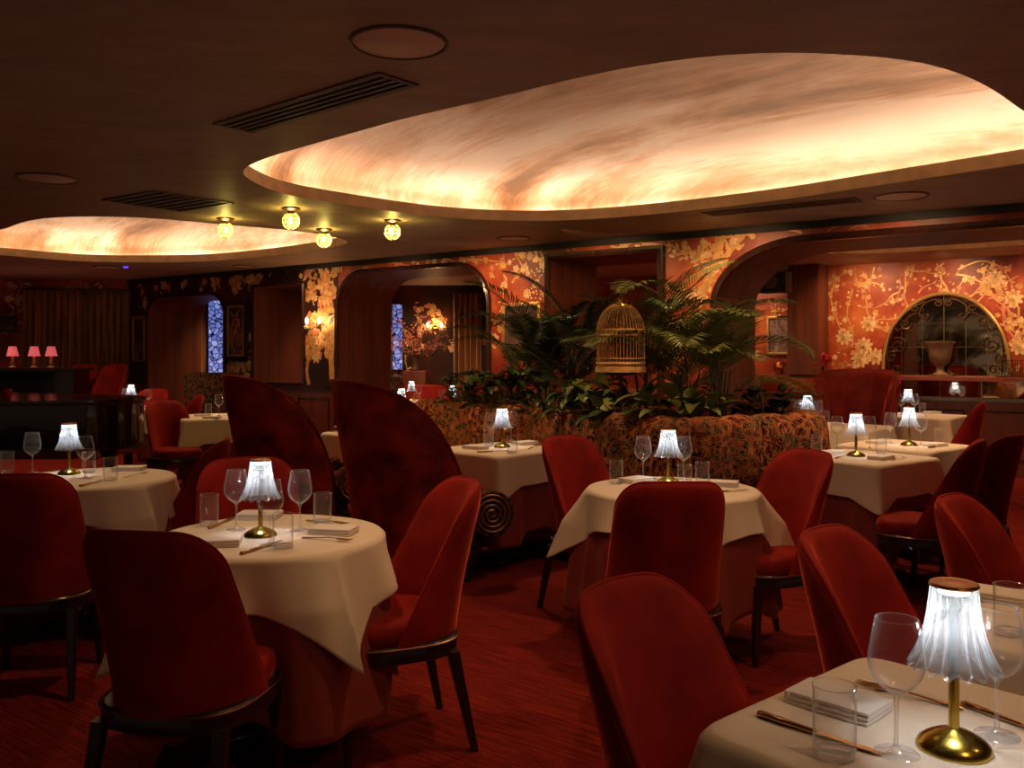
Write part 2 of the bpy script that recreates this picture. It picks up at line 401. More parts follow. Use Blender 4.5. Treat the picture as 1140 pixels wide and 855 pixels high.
# the third coffer lies in the second room, parallel to the archway wall
def oblong(c, a, b_, e=3.5, n=16):
    out = []
    for i in range(n):
        t = 2 * pi * i / n; cx = math.copysign(abs(cos(t)) ** (2 / e), cos(t)) * a; sy = math.copysign(abs(sin(t)) ** (2 / e), sin(t)) * b_
        p = Vector(c) + WD * cx + WN * sy; out.append((p.x, p.y))
    return out
COF3 = oblong((4.35, 8.35), 1.75, 1.15)
def resample(pts, n):
    c = catmull([Vector((p[0], p[1])) for p in pts], len(pts) * 12)
    L = [0]
    for i in range(len(c)): L.append(L[-1] + (c[(i + 1) % len(c)] - c[i]).length)
    out = []; k = 0
    for j in range(n):
        t = L[-1] * j / n
        while L[k + 1] < t: k += 1
        f = (t - L[k]) / max(1e-9, L[k + 1] - L[k]); out.append(c[k].lerp(c[(k + 1) % len(c)], f))
    area = sum(out[i].x * out[(i + 1) % n].y - out[(i + 1) % n].x * out[i].y for i in range(n))
    if area < 0: out.reverse()
    for _ in range(3):   # iron out the small wobbles of the traced rim
        out = [(out[i - 1] + out[i] * 2 + out[(i + 1) % n]) / 4 for i in range(n)]
    return out
def offset(ring, d):
    n = len(ring); out = []
    for i in range(n):
        t = (ring[(i + 1) % n] - ring[i - 1]).normalized(); out.append(ring[i] + Vector((t.y, -t.x)) * d)
    return out
rims = [resample(c, 120) for c in (COF1, COF2, COF3)]
outer = [Vector((XL, YN)), Vector((XR, YN)), Vector((XR, 18)), Vector((XL, 18))]
polys = [[Vector((p.x, p.y, 0)) for p in outer]] + [[Vector((p.x, p.y, 0)) for p in r] for r in rims]
tri = tessellate_polygon(polys); flat = [p for q in polys for p in q]
b = MB(); b.add([(p.x, p.y, CEIL) for p in flat], [tuple(t) for t in tri])
ceil = struct(b.build('ceiling', 'ceiling', smooth=0))
for k, rim in enumerate(rims):
    cen = sum(rim, Vector((0, 0))) / len(rim)
    z3 = lambda ring, z: [Vector((p.x, p.y, z)) for p in ring]
    b = MB(); o1 = offset(rim, .012); o2 = offset(rim, .10)
    LH = .085
    b.loft([z3(rim, CEIL), z3(rim, CEIL + LH), z3(o1, CEIL + LH + .004), z3(o1, CEIL + LH - .03), z3(o2, CEIL + LH - .03)], 0, False, False)
    b.build('coffer_lip', 'lip', ceil)
    b = MB(); a1, a2 = offset(rim, .080), offset(rim, .088)
    b.loft([z3(a1, CEIL + LH - .022), z3(a1, CEIL + LH - .004)], 0, False, False); a3 = offset(rim, .030); a4 = offset(rim, .042)
    b.loft([z3(a3, CEIL + LH - .020), z3(a4, CEIL + LH - .020)], 0, False, False)
    b.build('light_strip', 'strip', ceil, smooth=0)
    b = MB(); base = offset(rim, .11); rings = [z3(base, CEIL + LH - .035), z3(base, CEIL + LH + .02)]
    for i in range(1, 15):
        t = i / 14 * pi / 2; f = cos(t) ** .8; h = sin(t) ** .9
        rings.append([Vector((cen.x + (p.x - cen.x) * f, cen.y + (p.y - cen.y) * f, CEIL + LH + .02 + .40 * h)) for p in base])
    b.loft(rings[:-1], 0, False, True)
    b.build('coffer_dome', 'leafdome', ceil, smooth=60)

# archway wall: front face with its openings, jambs lined with mahogany, printed wallpaper
def arch_outline(x0, x1, top, rx, rz, n=12):
    """opening from the floor: list of (s, z) going up the left side and down the right"""
    s0, s1 = (S(x0) if x0 is not None else None), (S(x1) if x1 < 1141 else 6.3)
    pts = [(s0, 0)]
    for i in range(n + 1):
        a = pi / 2 * i / n; pts.append((s0 + rx * (1 - cos(a)), top - rz + rz * sin(a)))
    for i in range(n + 1):
        a = pi / 2 * i / n; pts.append((s1 - rx * (1 - sin(a)), top - rz + rz * cos(a)))
    return pts + [(s1, 0)]
def rect_outline(x0, x1, z0, z1):
    s0, s1 = S(x0), S(x1); return [(s0, z0), (s0, z1), (s1, z1), (s1, z0)]
SA, SB = -7.15, 8.2
AR1 = arch_outline(165, 250, 2.20, .30, .30); AR2 = arch_outline(377, 543, 2.34, .42, .42); AR3 = arch_outline(799, 2000, 2.33, .80, .50)
RC1 = rect_outline(283, 338, 1.02, 2.26); RC2 = rect_outline(613, 733, 1.02, 2.34)
TH = .90
front = [(SA, 0)] + AR1 + AR2 + AR3 + [(SB, 0), (SB, CEIL), (SA, CEIL)]
def face(b, loops, off, flip, mi):
    polys = [[Vector((s, z, 0)) for s, z in l] for l in loops]
    tri = tessellate_polygon(polys); flat = [p for q in polys for p in q]
    b.add([wp(p.x, p.y, off) for p in flat], [tuple(t) for t in tri], mi)
wall = MB()
face(wall, [front, RC1, RC2], 0, False, 0); face(wall, [front, RC1, RC2], TH, True, 0)
for o in (AR1, AR2, AR3):
    for i in range(len(o) - 1):
        (s0, z0), (s1, z1) = o[i], o[i + 1]
        wall.add([wp(s0, z0, 0), wp(s1, z1, 0), wp(s1, z1, TH), wp(s0, z0, TH)], [(0, 1, 2, 3)], 1)
for o in (RC1, RC2):
    for i in range(4):
        (s0, z0), (s1, z1) = o[i], o[(i + 1) % 4]
        wall.add([wp(s0, z0, 0), wp(s1, z1, 0), wp(s1, z1, TH), wp(s0, z0, TH)], [(0, 1, 2, 3)], 1)

# the printed flowers, leaves and trees of the wallpaper lie on the wall mesh itself
INKS = {'gold': 2, 'cream': 3, 'rose': 4, 'dark': 5}
def inside(s, z, loops, m=.05):
    for o in loops:
        xs = [p[0] for p in o]; zs = [p[1] for p in o]
        if min(xs) - m < s < max(xs) + m and min(zs) - m < z < max(zs) + m: return True
    return False
class Print:
    def __init__(s, mb, w0, off=-.0015, clip=(), zmax=CEIL - .03, zmin=.98, srange=(-99, 99)):
        s.mb, s.w0, s.off, s.clip, s.zmax, s.zmin, s.sr, s.k = mb, w0, off, clip, zmax, zmin, srange, 0
    def ok(s, a, z, r): return s.zmin + r < z < s.zmax - r and s.sr[0] + r < a < s.sr[1] - r and not inside(a, z, s.clip, r)
    def poly(s, pts, ink):
        s.k += 1; o = s.off - (s.k % 7) * .0003
        c = (sum(p[0] for p in pts) / len(pts), sum(p[1] for p in pts) / len(pts)); n = len(pts)
        s.mb.add([wp(c[0], c[1], o, s.w0)] + [wp(p[0], p[1], o, s.w0) for p in pts], [(0, i + 1, (i + 1) % n + 1) for i in range(n)], INKS[ink])
    def petal(s, a, z, ang, l, w, ink):
        pts = []
        for t, k in ((0, .0), (.25, .75), (.6, 1), (.9, .6), (1, 0), (.9, -.6), (.6, -1), (.25, -.75)):
            pts.append((a + l * t * cos(ang) - w * k * sin(ang), z + l * t * sin(ang) + w * k * cos(ang)))
        s.poly(pts, ink)
    def flower(s, a, z, r, ink='cream', n=None):
        if not s.ok(a, z, r): return
        n = n or random.choice((5, 5, 6, 7)); a0 = random.random() * 6
        for i in range(n): s.petal(a, z, a0 + 2 * pi * i / n, r * random.uniform(.8, 1.1), r * .36, ink)
        s.k += 3; s.poly([(a + r * .2 * cos(t), z + r * .2 * sin(t)) for t in (0, 1, 2, 3.1, 4.2, 5.2)], 'gold' if ink != 'gold' else 'rose')
    def leaf(s, a, z, ang, l, ink='gold'):
        if s.ok(a, z, l * .5) and s.ok(a + l * cos(ang), z + l * sin(ang), .01): s.petal(a, z, ang, l, l * .2, ink)
    def branch(s, pts, w0, w1, ink='gold'):
        c = catmull([Vector(p) for p in pts], len(pts) * 6, False); n = len(c)
        for i in range(n - 1):
            d = (c[i + 1] - c[i]); 
            if d.length < 1e-6: continue
            d.normalize(); nn = Vector((-d.y, d.x)); wa = w0 + (w1 - w0) * i / n; wb = w0 + (w1 - w0) * (i + 1) / n
            if s.ok(c[i].x, c[i].y, wa) and s.ok(c[i + 1].x, c[i + 1].y, wb):
                s.poly([tuple(c[i] + nn * wa), tuple(c[i] - nn * wa), tuple(c[i + 1] - nn * wb), tuple(c[i + 1] + nn * wb)], ink)
        return c
    def spray(s, a, z, ang, length, inks=('cream', 'gold', 'rose'), r=.04, dens=1.0):
        pts = []; x, y, g = a, z, ang
        for i in range(5):
            pts.append((x, y)); g += random.uniform(-.45, .45); x += cos(g) * length / 4; y += sin(g) * length / 4
        c = s.branch(pts, .012, .004, random.choice(('gold', 'gold', 'rose')))
        for i in range(int(length * 26 * dens)):
            p = random.choice(c[3:]); q = (p.x + random.gauss(0, .05), p.y + random.gauss(0, .05))
            if random.random() < .55: s.flower(q[0], q[1], r * random.uniform(.55, 1.25), random.choice(inks))
            else: s.leaf(q[0], q[1], random.random() * 6.3, r * random.uniform(1, 1.8), random.choice(inks))
    def tree(s, a, z0, h, lean=0, w=.05, inks=('cream', 'gold')):
        pts = [(a + lean * t + .06 * sin(5 * t + a), z0 + h * t) for t in (0, .2, .4, .6, .8, 1)]
        c = s.branch(pts, w, w * .4, 'gold')
        for i in range(7):
            p = c[int(len(c) * (.3 + .1 * i)) % len(c)]; s.spray(p.x, p.y, random.choice((.5, 2.6, 1.2, 2.0)) + random.uniform(-.4, .4), random.uniform(.3, .7), inks)
    def bird(s, a, z, k=.1, ink='cream', f=1):
        if not s.ok(a, z, k): return
        s.petal(a, z, .4 if f > 0 else pi - .4, k, k * .22, ink); s.petal(a + .3 * k * f, z + .1 * k, 1.9 if f > 0 else pi - 1.9, k * .9, k * .22, ink)
        s.petal(a + .1 * k * f, z, pi + .3 if f > 0 else -.3, k * .8, k * .12, ink)
    def peony(s, a, z, r, ink='gold'):
        if not s.ok(a, z, r): return
        for ring, q in ((1, 9), (.7, 7), (.42, 5)):
            for i in range(q): s.petal(a, z, 2 * pi * i / q + ring * 3, r * ring, r * .22, ink if ring != .7 else ('cream' if ink == 'gold' else 'gold'))

class ArchPrint(Print):
    def ok(s, a, z, r):
        s0 = AR3[0][0]
        if a > s0 - .07 - r:
            q = max(-1, min(1, (.80 - (a + r - s0)) / .80))
            if z - r < 1.83 + .50 * sqrt(max(0, 1 - max(0, q) ** 2)) + .07: return False
        return Print.ok(s, a, z, r)
pr = ArchPrint(wall, W0, clip=[RC1, RC2, AR1, AR2])
random.seed(11)
s_x = lambda x: S(x)
# orange field between the second and third archway
pr.tree(s_x(806), 1.95, .5, .12, .045); pr.bird(s_x(778), Zw(778, 288), .13, 'cream'); pr.peony(s_x(790), Zw(790, 308), .10, 'cream')
pr.branch([(s_x(794), 1.25), (s_x(800) - .02, 1.6), (s_x(786), 1.95), (s_x(796), 2.2), (s_x(805), 2.45)], .05, .03, 'gold')
for x, y in ((585, 300), (570, 315), (560, 335), (600, 290), (590, 280), (556, 300), (575, 285), (550, 360), (560, 392), (605, 300)):
    pr.spray(s_x(x), Zw(x, y), random.uniform(1, 2.4), .28, ('cream', 'gold'), .04, 1.3)
for x, y in ((745, 285), (760, 275), (735, 300), (755, 340), (770, 330), (745, 360), (780, 345), (770, 395), (750, 400), (640, 278), (680, 274), (715, 272)):
    pr.spray(s_x(x), Zw(x, y), random.uniform(-.5, 3), .35, ('cream', 'gold'), .04, 1.1)
for x, y in ((838, 262), (870, 255), (905, 252), (940, 247), (975, 244), (1010, 240), (1050, 238), (1090, 234), (1125, 230), (460, 288), (490, 286), (430, 292), (520, 290), (548, 305)):
    pr.spray(s_x(x), Zw(x, y), random.choice((0, pi)) + random.uniform(-.3, .3), .5, ('cream', 'gold', 'rose'), .035, 1.2)
pr.peony(s_x(587), Zw(587, 327), .055, 'cream'); pr.peony(s_x(694), 2.40, .055, 'cream')
for i in range(70):                                        # blossom dots hanging in drops
    a = s_x(600) + random.uniform(-.1, .06); z = 2.05 + random.uniform(-.28, .22); pr.flower(a, z, .012, 'cream', 5)
# dark field left of the second archway
pr.tree(s_x(372), 1.05, 1.4, .05, .05, ('gold', 'cream')); pr.tree(s_x(345), 1.0, .6, .02, .03, ('gold', 'rose'))
for x, y in ((345, 310), (350, 330), (362, 345), (358, 320), (345, 300), (372, 305), (300, 308), (285, 312), (320, 304), (268, 318), (276, 322), (262, 330), (257, 420), (270, 410), (262, 415), (365, 400), (358, 380), (352, 372),
             (355, 385), (350, 340), (368, 320), (340, 395), (310, 300), (330, 298), (270, 312), (258, 318), (265, 408), (275, 425), (225, 318), (205, 318), (245, 322), (185, 325), (158, 330), (345, 400), (368, 385), (362, 360), (240, 320), (160, 360), (158, 390)):
    pr.spray(s_x(x), Zw(x, y), random.uniform(1, 2.2), .40, ('gold', 'cream', 'rose'), .06, 1.8)
for x, y in ((352, 395), (366, 372), (372, 402), (262, 425), (355, 355)): pr.peony(s_x(x), Zw(x, y), .11, 'gold')
# give the left part of the wall the dark paper
mats = ['paper', 'mahogany', 'gold_ink', 'cream_ink', 'rose_ink', 'dark_ink', 'paper_dark']
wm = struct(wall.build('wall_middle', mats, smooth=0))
# dark-ground paper left of the second archway, its colour also holding the dim light
wl = MB(); zr = 1.0
segs = [(SA, S(165)), (S(250), S(283)), (S(338), S(377))]
for a, c in segs:
    wl.add([wp(a, zr, -.0008), wp(c, zr, -.0008), wp(c, CEIL, -.0008), wp(a, CEIL, -.0008)], [(0, 1, 2, 3)])
wl.add([wp(S(283), 2.26, -.0008), wp(S(338), 2.26, -.0008), wp(S(338), CEIL, -.0008), wp(S(283), CEIL, -.0008)], [(0, 1, 2, 3)])
wl.add([wp(S(165), 2.20, -.0008), wp(S(250), 2.20, -.0008), wp(S(250), CEIL, -.0008), wp(S(165), CEIL, -.0008)], [(0, 1, 2, 3)])
for i in range(12):
    a = pi / 2 * i / 12; a2 = pi / 2 * (i + 1) / 12
    for (s0, rr, rz, top) in ((S(165), .30, .30, 2.20),):
        wl.add([wp(s0 + rr * (1 - cos(a)), top - rz + rz * sin(a), -.0008), wp(s0 + rr * (1 - cos(a2)), top - rz + rz * sin(a2), -.0008), wp(s0 + rr * (1 - cos(a2)), top, -.0008), wp(s0 + rr * (1 - cos(a)), top, -.0008)], [(0, 1, 2, 3)])
        s1 = S(250)
        wl.add([wp(s1 - rr * (1 - cos(a)), top - rz + rz * sin(a), -.0008), wp(s1 - rr * (1 - cos(a2)), top - rz + rz * sin(a2), -.0008), wp(s1 - rr * (1 - cos(a2)), top, -.0008), wp(s1 - rr * (1 - cos(a)), top, -.0008)], [(0, 1, 2, 3)])
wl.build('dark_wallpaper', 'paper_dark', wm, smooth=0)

# casings round the openings, top shadow strip, wainscot
def casing(o, name, w=.05, d=.03, closed=False, mat='dark_trim'):
    b = MB(); n = len(o); rows = []
    for i in range(n):
        if closed: p0, p1 = Vector(o[i - 1]), Vector(o[(i + 1) % n])
        else: p0, p1 = Vector(o[max(0, i - 1)]), Vector(o[min(n - 1, i + 1)])
        t = (p1 - p0).normalized(); nn = Vector((-t.y, t.x)); p = Vector(o[i])
        if closed: nn = Vector((math.copysign(1, p.x - sum(q[0] for q in o) / 4), math.copysign(1, p.y - sum(q[1] for q in o) / 4)))
        q = p + nn * w
        rows.append([wp(p.x, p.y, .0), wp(p.x, p.y, -d), wp((p.x + q.x) / 2, (p.y + q.y) / 2, -d * .55), wp(q.x, q.y, -d * .8), wp(q.x, q.y, 0)])
    if closed: rows.append(rows[0])
    b.loft(rows, 0, False, False, closed=False)
    return struct(b.build(name, mat, smooth=30))
casing(AR1, 'trim_1'); casing(AR2, 'trim_2'); casing(AR3, 'trim_3', .06, .04); casing(RC1, 'trim_4', .04, closed=True); casing(RC2, 'trim_5', .06, closed=True)
b = MB()
b.loft([[wp(s, CEIL - .06, 0), wp(s, CEIL - .06, -.02), wp(s, CEIL, -.03), wp(s, CEIL, 0)] for s in (SA, SB)], 0)
struct(b.build('shadow_strip', 'black'))  # black strip stands in for the shade of the gap below the ceiling
def wains(a, c, name, w0=W0, h=1.0, off=0):
    b = MB()
    b.loft([[wp(s, 0, off, w0), wp(s, 0, off - .03, w0), wp(s, h - .04, off - .03, w0), wp(s, h - .04, off, w0)] for s in (a, c)], 0)
    b.loft([[wp(s, h - .04, off, w0), wp(s, h - .04, off - .055, w0), wp(s, h, off - .05, w0), wp(s, h, off, w0)] for s in (a, c)], 1)
    n = max(1, round((c - a) / .7))
    for i in range(n):
        s0, s1 = a + (c - a) * (i + .1) / n, a + (c - a) * (i + .9) / n
        for (p, q, zz, zt) in ((s0, s1, h - .14, h - .16), (s0, s1, .2, .18), (s0, s0 + .02, .2, h - .14), (s1 - .02, s1, .2, h - .14)):
            lo, hi = min(zz, zt), max(zz, zt)
            b.loft([[wp(s, lo, off - .03, w0), wp(s, lo, off - .042, w0), wp(s, hi, off - .042, w0), wp(s, hi, off - .03, w0)] for s in (p, q)], 1)
    return struct(b.build(name, ['panel', 'dark_trim'], smooth=0))
wains(SA, S(165) - .06, 'trim_7'); wains(S(250) + .06, S(377) - .06, 'trim_8'); wains(S(543) + .06, S(799) - .07, 'trim_9')

# second room: back wall parallel to the archways, far left wall facing the camera
sJ = S(541, W1)
bw = MB(); bw.add([wp(sJ, 0, 0, W1), wp(8.2, 0, 0, W1), wp(8.2, CEIL, 0, W1), wp(sJ, CEIL, 0, W1)], [(0, 1, 2, 3)], 0)
random.seed(5)
pb = Print(bw, W1, clip=[[(5.66, 0), (6.92, 1.62)], [(5.84, 0), (6.74, 1.88)], [(6.02, 0), (6.55, 2.03)]], zmin=1.18)
for i in range(120):
    s = random.uniform(4.55, 8.1); z = random.uniform(1.25, 2.42); pb.spray(s, z, random.uniform(0, 6.3), random.uniform(.25, .5), ('cream', 'gold', 'rose', 'gold'), .032, .8)
for x, y in ((962, 385), (975, 397), (958, 400), (985, 392), (1128, 332), (1135, 385), (968, 360), (940, 375), (1108, 310)):
    pb.peony(S(x, W1), Zw(x, y, W1), .11, 'cream')
for i in range(40):
    s = random.uniform(sJ + .1, 4.3); z = random.uniform(1.25, 2.42); pb.spray(s, z, random.uniform(0, 6.3), random.uniform(.25, .5), ('cream', 'gold', 'rose'), .04, 1.2)
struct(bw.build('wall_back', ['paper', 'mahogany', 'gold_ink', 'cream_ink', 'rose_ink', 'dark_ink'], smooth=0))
b = MB(); pj = wp(sJ, 0, 0, W1)
b.add([(XL, pj.y, 0), (pj.x, pj.y, 0), (pj.x, pj.y, CEIL), (XL, pj.y, CEIL)], [(0, 1, 2, 3)], 0)
class FlatPrint(Print): pass
_wp = wp
def wpf(s, z, off=0, w0=None): return Vector((s, pj.y + off, z))
fp = Print(b, W1, zmin=1.0)
globals()['wp'] = wpf
random.seed(3)
for i in range(70): fp.spray(random.uniform(-7.2, pj.x - .1), random.uniform(1.05, 2.42), random.uniform(0, 6.3), .45, ('gold', 'cream', 'rose'), .05, 1.3)
globals()['wp'] = _wp
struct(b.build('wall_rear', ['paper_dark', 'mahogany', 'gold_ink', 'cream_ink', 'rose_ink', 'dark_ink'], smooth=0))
# left end of the dining room
pa = wp(SA, 0); pe = Vector((-9.6, 13.0, 0))
b = MB(); dl = (pe - pa).normalized(); nl = Vector((dl.y, -dl.x, 0))
if nl.y > 0: nl = -nl
b.add([pa, pe, pe + Vector((0, 0, CEIL)), pa + Vector((0, 0, CEIL))], [(0, 1, 2, 3)], 0)
def wpl(s, z, off=0, w0=None): p = pa + dl * s - nl * off; return Vector((p.x, p.y, z))
globals()['wp'] = wpl; fp = Print(b, W1, zmin=1.0); random.seed(9)
for i in range(40): fp.spray(random.uniform(.05, 3.6), random.choice((random.uniform(2.3, 2.45), random.uniform(1.1, 2.4))), random.uniform(0, 6.3), .4, ('gold', 'cream', 'rose'), .05, 1.2)
globals()['wp'] = _wp
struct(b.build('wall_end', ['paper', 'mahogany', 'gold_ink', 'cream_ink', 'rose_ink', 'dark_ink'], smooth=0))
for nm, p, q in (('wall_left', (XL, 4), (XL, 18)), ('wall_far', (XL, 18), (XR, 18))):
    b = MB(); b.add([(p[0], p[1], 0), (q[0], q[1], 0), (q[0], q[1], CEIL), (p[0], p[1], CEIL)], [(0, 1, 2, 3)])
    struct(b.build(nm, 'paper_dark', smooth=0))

# ------------------------------------------------------------------ fixtures on the ceiling
def speaker(x, y, r, label):
    p = P(x, y, CEIL); b = MB()
    o = thing('ceiling_speaker', label, 'speaker', (p.x, p.y, CEIL), group='round speakers flush in the ceiling')
    b.lathe([(r * 1.08, 0), (r * 1.08, -.006), (r * 1.02, -.010), (r, -.004), (r, 0)], 40, cap0=False, cap1=False); b.build('rim', 'vent', o)
    b = MB(); b.lathe([(r, -.002), (r * .97, -.006), (.001, -.007)], 40, cap0=False); b.build('grille', 'grille', o)
speaker(444, 47, .162, 'large round ceiling speaker beside the slotted vent, nearest the camera')
speaker(53, 198, .17, 'round ceiling speaker at the far left near the square vent')
speaker(1003, 218, .17, 'round ceiling speaker between the big coffer and the wide archway')
speaker(572, 265, .15, 'round ceiling speaker near the wall above the palms')
speaker(118, 297, .15, 'faint round ceiling speaker behind the left coffer')
speaker(272, 296, .13, 'small pale ceiling disc in front of the framed painting, right of the left coffer')
def slot_vent(cx, cy, length, w, ang, n, label):
    o = thing('ceiling_vent', label, 'vent', (cx, cy, CEIL), ang)
    b = MB()
    for q in (1, -1):
        b.box((0, q * (w / 2 + .012), -.004), (length + .05, .024, .008)); b.box((q * (length / 2 + .012), 0, -.004), (.024, w, .008))
    b.build('frame', 'vent', o)
    b = MB(); b.box((0, 0, -.001), (length, w, .002)); b.build('dark_slot', 'black', o)
    for i in range(n + 1):
        b = MB(); b.box((0, -w / 2 + w * i / n, -.005), (length, w / n * .42, .007)); b.build('louvre', 'vent', o)
v0, v1 = P(262, 141, CEIL), P(440, 88, CEIL); vm = (v0 + v1) / 2; dv = v1 - v0
slot_vent(vm.x, vm.y, dv.length, .17, math.atan2(dv.y, dv.x), 4, 'long slotted air vent in the ceiling left of the big coffer')
v0, v1 = P(790, 238, CEIL), P(952, 222, CEIL); vm = (v0 + v1) / 2; dv = v1 - v0
slot_vent(vm.x, vm.y, dv.length, .16, math.atan2(dv.y, dv.x), 4, 'faint slotted air vent in the ceiling above the wide archway')
vm = P(188, 224, CEIL)
slot_vent(vm.x, vm.y, .60, .60, math.atan2(WD.y, WD.x), 7, 'square louvred air vent in the ceiling above the left coffer')
def ball_light():
    o = thing('ceiling_ball_light', '', 'ceiling light', group='four crystal ball ceiling lights')
    b = MB(); b.lathe([(.066, 0), (.070, -.010), (.05, -.020), (.028, -.026), (.026, -.045)], 28); b.build('canopy', 'bronze', o)
    b = MB(); r = .063
    b.lathe([(r * sin(t), -.098 - r * cos(t)) for t in [pi * i / 9 for i in range(10)]], 12, cap0=False, cap1=False); b.build('globe', 'globe_glass', o, smooth=0)
    b = MB()
    for k in range(6):
        a = k * pi / 3; b.tube([(r * 1.03 * sin(t) * cos(a), r * 1.03 * sin(t) * sin(a), -.098 - r * 1.03 * cos(t)) for t in [pi * i / 12 for i in range(13)]], .0025, 4)
    for zz in (-.5, 0, .5):
        rr = r * 1.03 * cos(zz); b.tube([(rr * cos(t), rr * sin(t), -.098 + r * sin(zz)) for t in [2 * pi * i / 24 for i in range(25)]], .0025, 4)
    b.build('cage', 'brass', o)
    return o
def add_light(kind, name, loc, power, color, radius=.02, parent=None, **k):
    l = bpy.data.lights.new(name, kind); l.energy = power; l.color = color
    if kind != 'AREA' and kind != 'SUN': l.shadow_soft_size = radius
    for a, v in k.items(): setattr(l, a, v)
    o = bpy.data.objects.new(name, l); COL.objects.link(o); o.location = loc
    if parent: o.parent = parent
    return o
for (x, y), lab in (((251, 243), 'leftmost of the four crystal ball ceiling lights'), ((324, 231.5), 'nearest and largest of the four crystal ball ceiling lights'),
                    ((361, 255), 'crystal ball ceiling light at the tip of the left coffer'), ((437, 245), 'rightmost of the four crystal ball ceiling lights')):
    p = P(x, y, CEIL); place('ball', ball_light, (p.x, p.y, CEIL), 0, lab)
    add_light('POINT', 'ball_light_glow', (p.x, p.y, CEIL - .098), 4.5, (1, .82, .36), .018)
b = MB(); p = P(140, 297, CEIL); b.lathe([(.03, 0), (.03, -.01), (.001, -.014)], 16); tag(b.build('indicator_light', 'blue_led', loc=(p.x, p.y, CEIL)), 'tiny blue indicator light on the ceiling behind the left coffer', 'indicator light')
# ------------------------------------------------------------------ chairs
def superell(a, bb, n, e=3.2, cy=0, front=1.0):
    out = []
    for i in range(n):
        t = 2 * pi * i / n; x = math.copysign(abs(cos(t)) ** (2 / e), cos(t)); y = math.copysign(abs(sin(t)) ** (2 / e), sin(t))
        w = a * (1 + (front - 1) * (y + 1) / 2); out.append((x * w, cy + y * bb))
    return out
def shell_mesh(zb, H, wb, wt, wrap_b, wrap_t, rec, T, yb, nu=26, nv=18):
    """wrapped upholstered back, rounded at the top corners"""
    us = [sin(-pi / 2 + pi * i / nu) for i in range(nu + 1)]; vs = [1 - (1 - j / nv) ** 1.5 for j in range(nv + 1)]
    def top(u):
        q = max(0, (abs(u) - .56) / .44); return H - .105 * (1 - sqrt(max(0, 1 - q ** 2.2))) - .012 * u * u
    def c(u, v):
        vv = v * top(u) / H; x = (wb + (wt - wb) * vv) * u
        y = yb + (wrap_b + (wrap_t - wrap_b) * vv) * abs(u) ** 2.3 - rec * vv ** 1.25
        return Vector((x, y, zb + H * vv))
    fr, bk = [], []
    for v in vs:
        a, b_ = [], []
        for u in us:
            p = c(u, v); du = c(min(1, u + .02), v) - c(max(-1, u - .02), v); dv = c(u, min(1, v + .02)) - c(u, max(0, v - .02))
            n = du.cross(dv).normalized()                 # towards the back
            t = T / 2 * sqrt(max(0, 1 - abs(u) ** 9)) * sqrt(max(0, 1 - v ** 12))
            a.append(p - n * t); b_.append(p + n * t)
        fr.append(a); bk.append(b_)
    mb = MB(); vv = []; ff = []; W = nu + 1
    for g, s in ((fr, 0), (bk, 1)):
        o = len(vv); vv += [p for r in g for p in r]
        for j in range(nv):
            for i in range(nu):
                q = (o + j * W + i, o + j * W + i + 1, o + (j + 1) * W + i + 1, o + (j + 1) * W + i); ff.append(q if s else tuple(reversed(q)))
    o = (nv + 1) * W                                       # close the bottom
    for i in range(nu): ff.append((i, i + 1, o + i + 1, o + i))
    mb.add(vv, ff)
    edge = [c(-1, v) for v in vs] + [c(u, 1) for u in us[1:-1]] + [c(1, v) for v in reversed(vs)]
    return mb, edge, c
def cushion(mb, ring_fn, z0, z1, mi=0):
    rings = [[Vector((x * .97, y * .97, z0)) for x, y in ring_fn]]
    for k, dz in ((1.0, .25), (1.01, .5), (.99, .78), (.93, .93), (.8, 1.0), (.45, 1.05), (.05, 1.07)):
        rings.append([Vector((x * k, y * k, z0 + (z1 - z0) * dz)) for x, y in ring_fn])
    mb.loft(rings, mi, True, True)
def dining_chair(mat='velvet', zs=.345, legk=1.0, name='dining_chair'):
    o = thing(name, '', 'chair')
    ring = superell(.225, .225, 40, 3.0, 0, 1.05)
    b = MB(); cushion(b, superell(.196, .205, 40, 3.0, .022, 1.12), zs + .055, zs + .135); b.build('seat', mat, o, smooth=60)
    mb, edge, _ = shell_mesh(zs + .05, .53, .226, .204, .245, .07, .105, .056, -.212); sh = mb.build('backrest', mat, o, smooth=60)
    b = MB(); b.tube(edge, .0045, 6); b.build('piping', mat, sh)
    b = MB(); b.loft([[Vector((x, y, z)) for x, y in ring] for z in (zs, zs + .045)] + [[Vector((x * .96, y * .96, zs + .056)) for x, y in ring]]); b.build('seat_frame', 'ebony', o)
    b = MB(); b.tube([(x * 1.012, y * 1.012, zs + .050) for x, y in ring + ring[:1]], .0045, 6); b.build('trim_line', 'bronze', o)
    for sx, sy in ((1, 1), (-1, 1), (1, -1), (-1, -1)):
        b = MB(); x0, y0 = sx * .185, sy * .175; x1, y1 = sx * (.195 if sy > 0 else .205), sy * .20 - (.05 if sy < 0 else 0)
        rows = []
        for t in (0, .3, .7, 1):
            w = .021 - .009 * t; x, y, z = x0 + (x1 - x0) * t, y0 + (y1 - y0) * t, zs * (1 - t) + .01 * (1 - t)
            rows.append([Vector((x + a * w, y + c_ * w, z)) for a, c_ in ((-1, -.7), (-.7, -1), (.7, -1), (1, -.7), (1, .7), (.7, 1), (-.7, 1), (-1, .7))])
        b.loft(rows); b.build('leg', 'ebony', o)
    return o
GCH = {'A': 'dining chairs at the round front table', 'L': 'dining chairs by the piano table', 'B': 'dining chairs at the middle round table', 'D': 'dining chairs in the front right row', 'C': 'dining chairs at the right tables', 'M': 'dining chairs at the far left tables', 'G': 'dining chairs at the back tables'}
